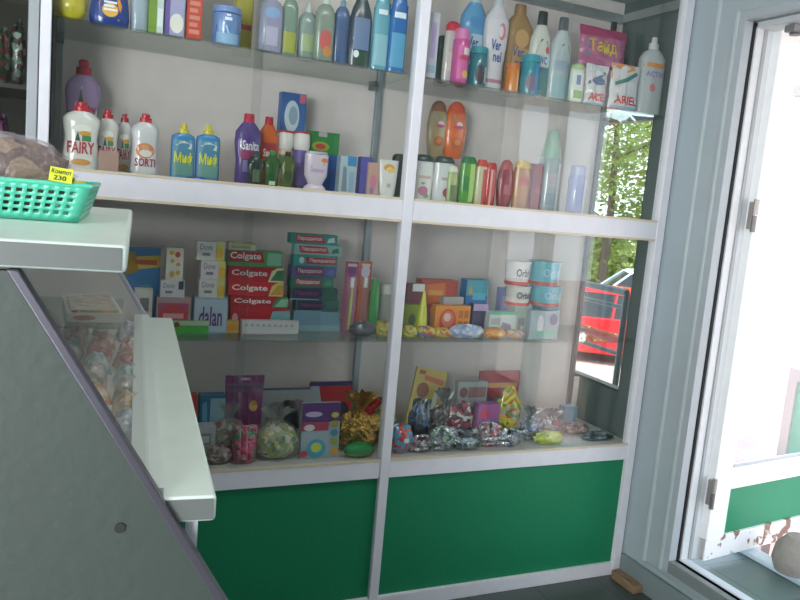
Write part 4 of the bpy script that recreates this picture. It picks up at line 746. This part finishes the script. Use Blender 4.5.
# ---- bottom deck, right bay -------------------------------------------------
def fish(r, w_, h, d):
    g = G(); g.prism([(-w_*.4, h*.35), (-w_*.55, h*.75), (-w_*.25, h*.6)], -.01, .01, M('#c43c3c', 'gloss')).prism([(w_*.3, h*.3), (w_*.55, h*.55), (w_*.5, h*.1)], -.01, .01, M('#a8c43c', 'gloss')); g.build('fin', r)
    g = G(); g.loft([(h*.45, .008, .006, w_*.1, -d*.47), (h*.52, .012, .008, w_*.1, -d*.47), (h*.6, .008, .006, w_*.1, -d*.47)], M('#e8e8e8', 'gloss')); g.build('eye', r)
wad('toy_fish', 'red and turquoise toy fish just right of the middle post', 'toy', 388, 414, 424, S4, .04, .08, ('#c43c3c', '#3ca4c0', '#c4504c', '#4c94b4'), BR, 'candy', 2, .1, parts=[fish])
c4('yellow toy card with cartoon print leaning beside the middle post', 'toy pack', 407, 440, 374, .22, .012, '#c0a84c', [('r', .1, .9, .3, .96, '#8c3c2c'), ('p', [(.3, .82), (.95, .78), (.95, .86), (.3, .9)], '#b85c34'), ('e', .32, .66, .2, .12, '#945c44'), ('e', .3, .48, .14, .07, '#4c8ca4'), ('e', .6, .3, .34, .25, '#5c6048'), ('p', [(.68, .4), (.82, .42), (.82, .62), (.75, .76), (.68, .58)], '#e4e4dc')], -.12, 'toy_card')
[o for o in COL.objects if o.get('label', '').startswith('yellow toy card')][0].rotation_euler = (-.12, .2, 0)
[o for o in COL.objects if o.get('label', '').startswith('yellow toy card')][0].location.z += .016
wad('toy_figure', 'black toy figure pack with blue label in front of the yellow card', 'toy', 409, 433, 401, S4, .10, .06, ('#262830', '#1c2028', '#2c5c8c', '#34343c'), BR, 'candy', 4, .15)
wad('gift_bundle', 'dark brown wrapped gift with silver crest', 'gift', 433, 458, 390, S4, .17, .06, ('#3c3434', '#54443c', '#6c5c58', '#94908c'), BR, 'candy', 6, .2, '#b4b0b0')
wad('gift_bundle', 'dark crimson wrapped gift with white patch', 'gift', 448, 474, 404, S4, .125, .055, ('#782c38', '#943444', '#4c3438', '#c8c4c0'), BR, 'candy', 9, .2)
c4('white comic-style carton standing behind the crimson gift', 'box', 455, 488, 382, .24, .03, '#a8b0ac', [('e', .2, .8, .14, .1, '#84545c'), ('r', .35, .7, .95, .9, '#94686c'), ('e', .75, .45, .2, .16, '#5c8c6c'), ('r', .1, .3, .4, .55, '#7494a4')])
c4('red book with yellow title line standing at the back of the bottom deck', 'book', 481, 522, 372, .27, .014, '#9c2834', [('r', .15, .72, .95, .80, '#c49048'), ('e', .5, .35, .3, .2, '#3c8c9c'), ('e', .8, .55, .14, .12, '#5c8c44'), ('r', .1, .3, .3, .55, '#3c5c94')], -.06, 'picture_book')
c4('pink and violet carton in front of the comic-style carton', 'box', 474, 500, 404, .13, .04, '#a05494', [('p', [(.0, .3), (.5, .45), (1, .35), (1, .5), (.5, .6), (.0, .45)], '#5c74b4'), ('e', .3, .75, .2, .14, '#c83c5c'), ('r', .0, .0, 1, .15, '#54549c')])
def toybits(r, w_, h, d):
    g = G(); g.tube([(-w_*.3, -d*.3, h*.75), (0, -d*.4, h*.95), (w_*.4, -d*.3, h*.7)], [.012, .018, .006], M('#c8b02c', 'gloss')); g.build('toy_arm', r)
wad('toy_dinosaur', 'yellow plastic toy with red and green spots in a clear bag', 'toy', 498, 523, 390, S4, .125, .06, ('#c8b02c', '#c0a82c', '#b84434', '#a89c94', '#5c8c44'), BR, 'candy', 12, .18, parts=[toybits])
FO = (('#a8b0b8', '#6c8c6c', '#c4c8cc', '#54745c', '#8c949c'), ('#b8bcc4', '#54646c', '#8c9ca8', '#446c54'), ('#9ca0a8', '#b04c54', '#c4c4c8', '#6c6470'), ('#a8acb4', '#4c5c84', '#c8ccd0', '#5c5460'))
for l, r, t, y, k, lab in ((410, 432, 436, .04, 2, 'pinkish foil-wrapped sweet in the front row near the toy fish'), (430, 456, 428, .04, 0, 'silver and green foil bundle, left of the front pair'), (452, 482, 430, .04, 1, 'silver and green foil bundle, right of the front pair'),
                        (478, 502, 424, .05, 2, 'red and silver foil bundle in front of the pink carton'), (498, 522, 430, .04, 3, 'silver-blue foil bundle in front of the yellow toy'), (520, 545, 408, .10, 3, 'tangled silver and navy tinsel bundle'),
                        (541, 566, 410, .12, 2, 'tangled silver and red tinsel bundle'), (583, 614, 432, .06, 1, 'grey foil bundle at the right end of the bottom deck')):
    wad('foil_bundle', lab, 'gift', l, r, t, S4, y, .065, FO[k], 'foil-wrapped bundles', 'foil', int(l), .42, '#b4b8be' if int(l) % 4 != 2 else None)
c4('small teal and blue carton at the right of the bottom deck', 'box', 559, 578, 407, .20, .04, '#38748c', [('r', .1, .1, .9, .35, '#8c5c64')])
wad('toy_frog', 'flat yellow-green plastic toy at the front of the right bay', 'toy', 534, 564, 432, S4, .045, .05, ('#b8c038', '#a4ac30', '#c4cc4c'), BR, 'candy', 17, .2)
wad('gift_bundle', 'reddish brown netted bundle toward the right end of the bottom deck', 'gift', 562, 590, 424, S4, .14, .08, ('#6c3c3c', '#84545c', '#5c4c54', '#a88c84'), BR, 'candy', 19, .25)
# ---- things in the dark cabinet --------------------------------------------
for l, r, t, z, y, c, lab, sd in ((-8, 12, 30, 1.72, .1, ('#2c4434', '#94a494', '#8c3438', '#54644c'), 'dark green and white packet in the dark cabinet, upper left', 3), (10, 27, 24, 1.72, .12, ('#7c8c84', '#34443c', '#6c2c34', '#c4ccc4'), 'grey-green packet in the dark cabinet, upper right', 5),
                                  (-6, 10, 118, 1.45, .1, ('#8c2c74', '#5c1c4c', '#a43c84'), 'magenta packet low in the dark cabinet', 7)):
    wad('sweet_packet', lab, 'packet', l, r, t, z, y, .08, c, 'packets in the dark cabinet', 'candy', sd, .15)

# ================================================================== sales counter
CA = -math.atan2(.0862, .9963); O_ = (.091, -1.449, 0)
ctr = tag(empty('sales_counter', O_, CA), 'grey-green sales counter with sloped glass front and pale mint worktop', 'counter')
MINT = M('#dae8e0', 'paint'); SIDEC = M('#3f4944', 'wall'); EDGE = M('#6a6f6d', 'paint'); TRIM = M('#615f69', 'metal')
def sl(z): return -.107+.597*(1.386-z)
ZS = 1.42
g = G(); g.box(-.75, .014, 0, 1.0, ZS-.032, ZS, MINT); g.build('worktop', ctr, bevel=.006)
G().box(-.75, .008, -.0012, .001, ZS-.029, ZS-.003, EDGE).build('worktop_edge', ctr)
g = G(); lowz = 0
g.prism([(-.75, 0), (sl(0.45), 0), (sl(.45), .45), (sl(1.384), 1.384), (-.75, 1.384)], .006, .022, SIDEC); near = g.build('end_panel', ctr)
g = G(); g.prism([(sl(.45)-.004, .45), (sl(.45)+.009, .45), (sl(1.386)+.009, 1.386), (sl(1.386)-.004, 1.386)], .0, .024, TRIM); g.build('edge_trim', ctr, bevel=.002)
g = G(); g.prism([(sl(1.109)-.004, 1.109), (sl(1.109)+.008, 1.109), (sl(1.386)+.008, 1.386), (sl(1.386)-.004, 1.386)], 1.29, 1.31, M('#bdbdc9', 'metal')); g.build('edge_trim', ctr, bevel=.002)
G().prism([(-.75, 0), (.03, 0), (.03, 1.07), (sl(1.109)-.004, 1.109), (sl(1.384)-.004, 1.384), (-.75, 1.384)], 1.292, 1.306, M('#cfcac6', 'matte')).build('end_panel', ctr)
g = G(); g.tube([(.109-.091-.0, -.0005+.006, 1.077), (.109-.091, .004, 1.077)], .0065, M('#24282a', 'matte'), 14); g.build('bolt_hole', ctr)
g = G(); a, b = 1.385, 1.115
g.prism([(sl(a)-.006, a), (sl(b)-.006, b), (sl(b)-.002, b), (sl(a)-.002, a)][::-1], .024, 1.29, M('#dfe4e0', 'hazy')); g.build('sloped_glass', ctr)  # haze in this glass stands in for the bright doorway's reflection
g = G(); g.box(sl(1.109)-.03, .132, .012, 1.30, 1.109-.034, 1.109, MINT); g.build('ledge', ctr, bevel=.005)
G().box(sl(1.109)-.01, .128, .0105, .013, 1.079, 1.106, EDGE).build('ledge_edge', ctr)
G().box(sl(1.1)-.035, sl(1.1)+.004, .024, 1.29, 1.109, 1.118, M('#dbe6e2', 'paint')).build('glass_rest', ctr)
g = G(); g.prism([(.03, 1.07), (.03, 0), (.02, 0), (.02, 1.07)], .022, 1.29, M('#d4dad8', 'paint')); g.build('front_panel', ctr)
G().box(.098, .112, .03, .05, .0, 1.076, M('#dfe2e6', 'paint')).build('ledge_leg', ctr)
G().box(-.74, sl(1.07)-.02, .022, 1.29, 1.06, 1.075, M('#d8d2cc', 'card')).build('inner_shelf', ctr)
G().box(-.75, -.735, .022, 1.29, 0, 1.384, M('#cfcac4', 'card')).build('back_panel', ctr)
G().box(-.74, .0, .84, 1.25, 1.16, 1.165, M('#dfe9e4', 'glass')).build('inner_glass_shelf', ctr)
# goods inside the counter: flat sweet packets heaped in rows
CT = Matrix.Translation(O_) @ Matrix.Rotation(CA, 4, 'Z')
INN = [(('#c8a090', '#b85c4c', '#d8c8b0'), 'pinkish brown'), (('#9cc0c0', '#7cb0b4', '#c4d8d4'), 'pale turquoise'), (('#d8a45c', '#cc8c3c', '#dcc4a0'), 'amber'), (('#a4b494', '#8ca484', '#c8d0b8'), 'sage green'), (('#c47c6c', '#d8a494', '#b0544c'), 'salmon'), (('#b8b4a8', '#d0ccc0', '#9c9c94'), 'ivory'), (('#a8b8c8', '#8ca0b4', '#d0d4d8'), 'misty blue')]
WHERE = ['nearest the end panel', 'second from the end panel', 'third from the end panel', 'fourth from the end panel', 'fifth from the end panel', 'at the far end']
k = 0
WHERE = ['nearest the end panel', 'second from the end panel', 'third from the end panel', 'fourth from the end panel', 'fifth from the end panel', 'sixth from the end panel', 'seventh from the end panel', 'at the far end']
WHERE = [w_+' from the end panel' for w_ in 'first second third fourth fifth sixth seventh eighth ninth'.split()]+['farthest from the end panel']
for row, (u0, nm) in enumerate(((.035, 'along the sloped glass'), (-.03, 'in the second row'), (-.095, 'in the third row'), (-.16, 'in the back row'))):
    for j in range(10):
        cols, cn = INN[(k*3+row*2) % 7]; q = random.Random(k+50); v = .105+.118*j+q.uniform(-.01, .01); wv, dv = q.uniform(.05, .058), q.uniform(.085, .10)
        vs = []; fs = []; n = 12; u = u0-.015+q.uniform(-.004, .004); hh = q.uniform(.022, .045)+.008*row
        for jj in range(n+1):
            for ii in range(n+1):
                a, b = ii/n*2-1, jj/n*2-1; th = hh*(max(0, 1-abs(a)**2.5)*max(0, 1-abs(b)**2.5))**.5*(1+.2*fbm(a*5, b*5, 0, k))
                vs.append((a*wv/2, b*dv/2, th+.001))
        nn = len(vs); vs += [(x, y, .0005) for x, y, z in vs]
        for jj in range(n):
            for ii in range(n): p = jj*(n+1)+ii; fs += [(p, p+1, p+n+2, p+n+1), (nn+p, nn+p+n+1, nn+p+n+2, nn+p+1)]
        for ii in range(n): fs += [(ii, nn+ii, nn+ii+1, ii+1), (n*(n+1)+ii, n*(n+1)+ii+1, nn+n*(n+1)+ii+1, nn+n*(n+1)+ii), (ii*(n+1), (ii+1)*(n+1), nn+(ii+1)*(n+1), nn+ii*(n+1)), (ii*(n+1)+n, nn+ii*(n+1)+n, nn+(ii+1)*(n+1)+n, (ii+1)*(n+1)+n)]
        g = G(); g.add(vs, fs, M(cols, 'candy')); o = tag(g.build('sweet_packet'), '%s sweet packet inside the counter, %s, %s' % (cn, nm, WHERE[j]), 'packet', 'packets inside the counter')
        o.location = CT @ Vector((u, v, 1.075)); o.rotation_euler = (0, 0, CA+q.uniform(-.25, .25)); k += 1
o = G().box(-.06, .06, -.13, .13, 0, .02, M('#d8d0c4', 'card')).deco([('e', .3, .5, .2, .3, '#b0584c')], .12, .02, lambda a, b: -.13).box(-.05, .05, -.12, .12, .02, .026, M(('#b0584c', '#c8a45c', '#8c9c5c', '#d4c4b0'), 'candy')).build('sweet_tray')
tag(o, 'shallow white tray of red and yellow sweets on the inner glass shelf of the counter', 'tray'); o.location = CT @ Vector((-.07, 1.02, 1.1655)); o.rotation_euler = (0, 0, CA+.12)

# ---- basket ------------------------------------------------------------------
TEAL = M('#58c9aa', 'plastic')
bk = tag(empty('basket', CT @ Vector((-.253, .492, ZS)), CA), 'teal plastic basket with square holes on the mint worktop', 'basket')
def lerp(a, b, t): return tuple(p+(q-p)*t for p, q in zip(a, b))
hx, hy, HB, fl = .190, .145, .058, .018
bot = [(-hx, -hy, .002), (hx, -hy, .002), (hx, hy, .002), (-hx, hy, .002)]; top = [(-hx-fl, -hy-fl*.6, HB), (hx+fl, -hy-fl*.6, HB), (hx+fl, hy+fl*.6, HB), (-hx-fl, hy+fl*.6, HB)]
def lattice(P00, P10, P11, P01, nx, nz, mu, mv, fr=.55):
    us = [0]; vs_ = [0]
    def marks(n, m):
        r = [0]; s = (1-2*m)/n
        for i in range(n): r += [m+s*(i+(1-fr)/2), m+s*(i+(1+fr)/2)]
        return r+[1]
    U, V = marks(nx, mu), marks(nz, mv); vs = [lerp(lerp(P00, P10, u), lerp(P01, P11, u), v) for v in V for u in U]; fs = []
    for j in range(len(V)-1):
        for i in range(len(U)-1):
            if i % 2 and j % 2: continue
            a = j*len(U)+i; fs.append((a, a+1, a+len(U)+1, a+len(U)))
    return vs, fs
g = G()
for i, nx in ((0, 26), (1, 12), (2, 26), (3, 12)):
    j = (i+1) % 4; vs, fs = lattice(bot[i], bot[j], top[j], top[i], nx, 4, .035, .14); g.add(vs, fs, TEAL)
vs, fs = lattice(bot[0], bot[1], bot[2], bot[3], 26, 13, .03, .05); g.add(vs, fs, TEAL)
g.build('basket_wall', bk, solid=.0022)
tp = [Vector(p) for p in top]
g = G(); g.tube(tp+[tp[0], tp[1]], .0035, TEAL, 8); g.build('rim', bk)
BF = ('#5c4438', '#7a6250', '#4c3830', '#8c7458', '#6c4e44')
def fruitbag(lab, u, v, z, w_, d, h, seed, rz=0):
    rt = empty('dried_fruit_bag', CT @ Vector((u, v, z)), CA+rz); vs = []; fs = []; n, kk = 26, 12
    for j in range(kk+1):
        ph = math.pi*j/kk; zz = -math.cos(ph); rr = math.sin(ph)**.7
        for i in range(n):
            a = 6.2832*i/n; s = 1+.16*fbm(math.cos(a)*4, math.sin(a)*4, zz*4, seed)
            vs.append((math.cos(a)*rr*w_/2*s, math.sin(a)*rr*d/2*s, (zz+1)/2*h*s))
    for j in range(kk):
        for i in range(n): fs.append((j*n+i, j*n+(i+1) % n, (j+1)*n+(i+1) % n, (j+1)*n+i))
    g = G(); g.add(vs, fs, M(BF, 'fruit')); g.build('dried_fruit', rt, ang=60)
    g = G(); g.add([(x*1.05, y*1.05, z_*1.06+.001*math.sin(x*300)) for x, y, z_ in vs], fs, M('#d8d0d8', 'film')); g.build('plastic_bag', rt)
    g = G(); vs = []; fs = []
    for i in range(9):
        for j in range(5):
            vs.append((-w_*.35+w_*.5*i/8, .012*math.sin(i*1.9+j), h*.86+.022*j/4+.006*math.sin(i*1.3+seed)*j/4))
    for i in range(8):
        for j in range(4): a = i*5+j; fs.append((a, a+5, a+6, a+1))
    g.add(vs, fs, M('#e4e0e8', 'film')); g.build('bag_fold', rt, solid=.0008)
    return tag(rt, lab, 'bag', 'bags of dried fruit')
fruitbag('clear bag of brown dried fruit with the yellow price tag, right end of the basket', -.165, .45, ZS+.008, .165, .15, .108, 3, .1)
fruitbag('clear bag of dried fruit in the middle of the basket', -.318, .45, ZS+.008, .095, .15, .092, 8)
fruitbag('clear bag of lighter dried fruit at the left of the basket', -.408, .45, ZS+.008, .055, .14, .085, 13)
g = G(); g.box(-.016, .016, 0, .0012, 0, .021, M('#d8e21c', 'card')); g.deco([('t', 'Компот', .08, .56, .94, .9, '#1c2418'), ('t', '230', .2, .1, .75, .45, '#1c2418')], .032, .021, lambda a, b: 0)
o = tag(g.build('price_tag'), 'bright yellow handwritten price tag on the bag of dried fruit', 'price tag')
p = at(60, 182, 1, -1.115); o.location = (p.x, -1.115, p.z); o.rotation_euler = (-.15, .10, CA)
o = G().box(-.02, .02, -.012, .012, 0, .0015, M('#d8e21c', 'card')).build('paper_slip'); tag(o, 'blank yellow paper slip on the far rim corner of the teal basket', 'paper slip'); o.location = CT @ Vector((-.085, .60, ZS+.0585)); o.rotation_euler = (.2, .1, .3)
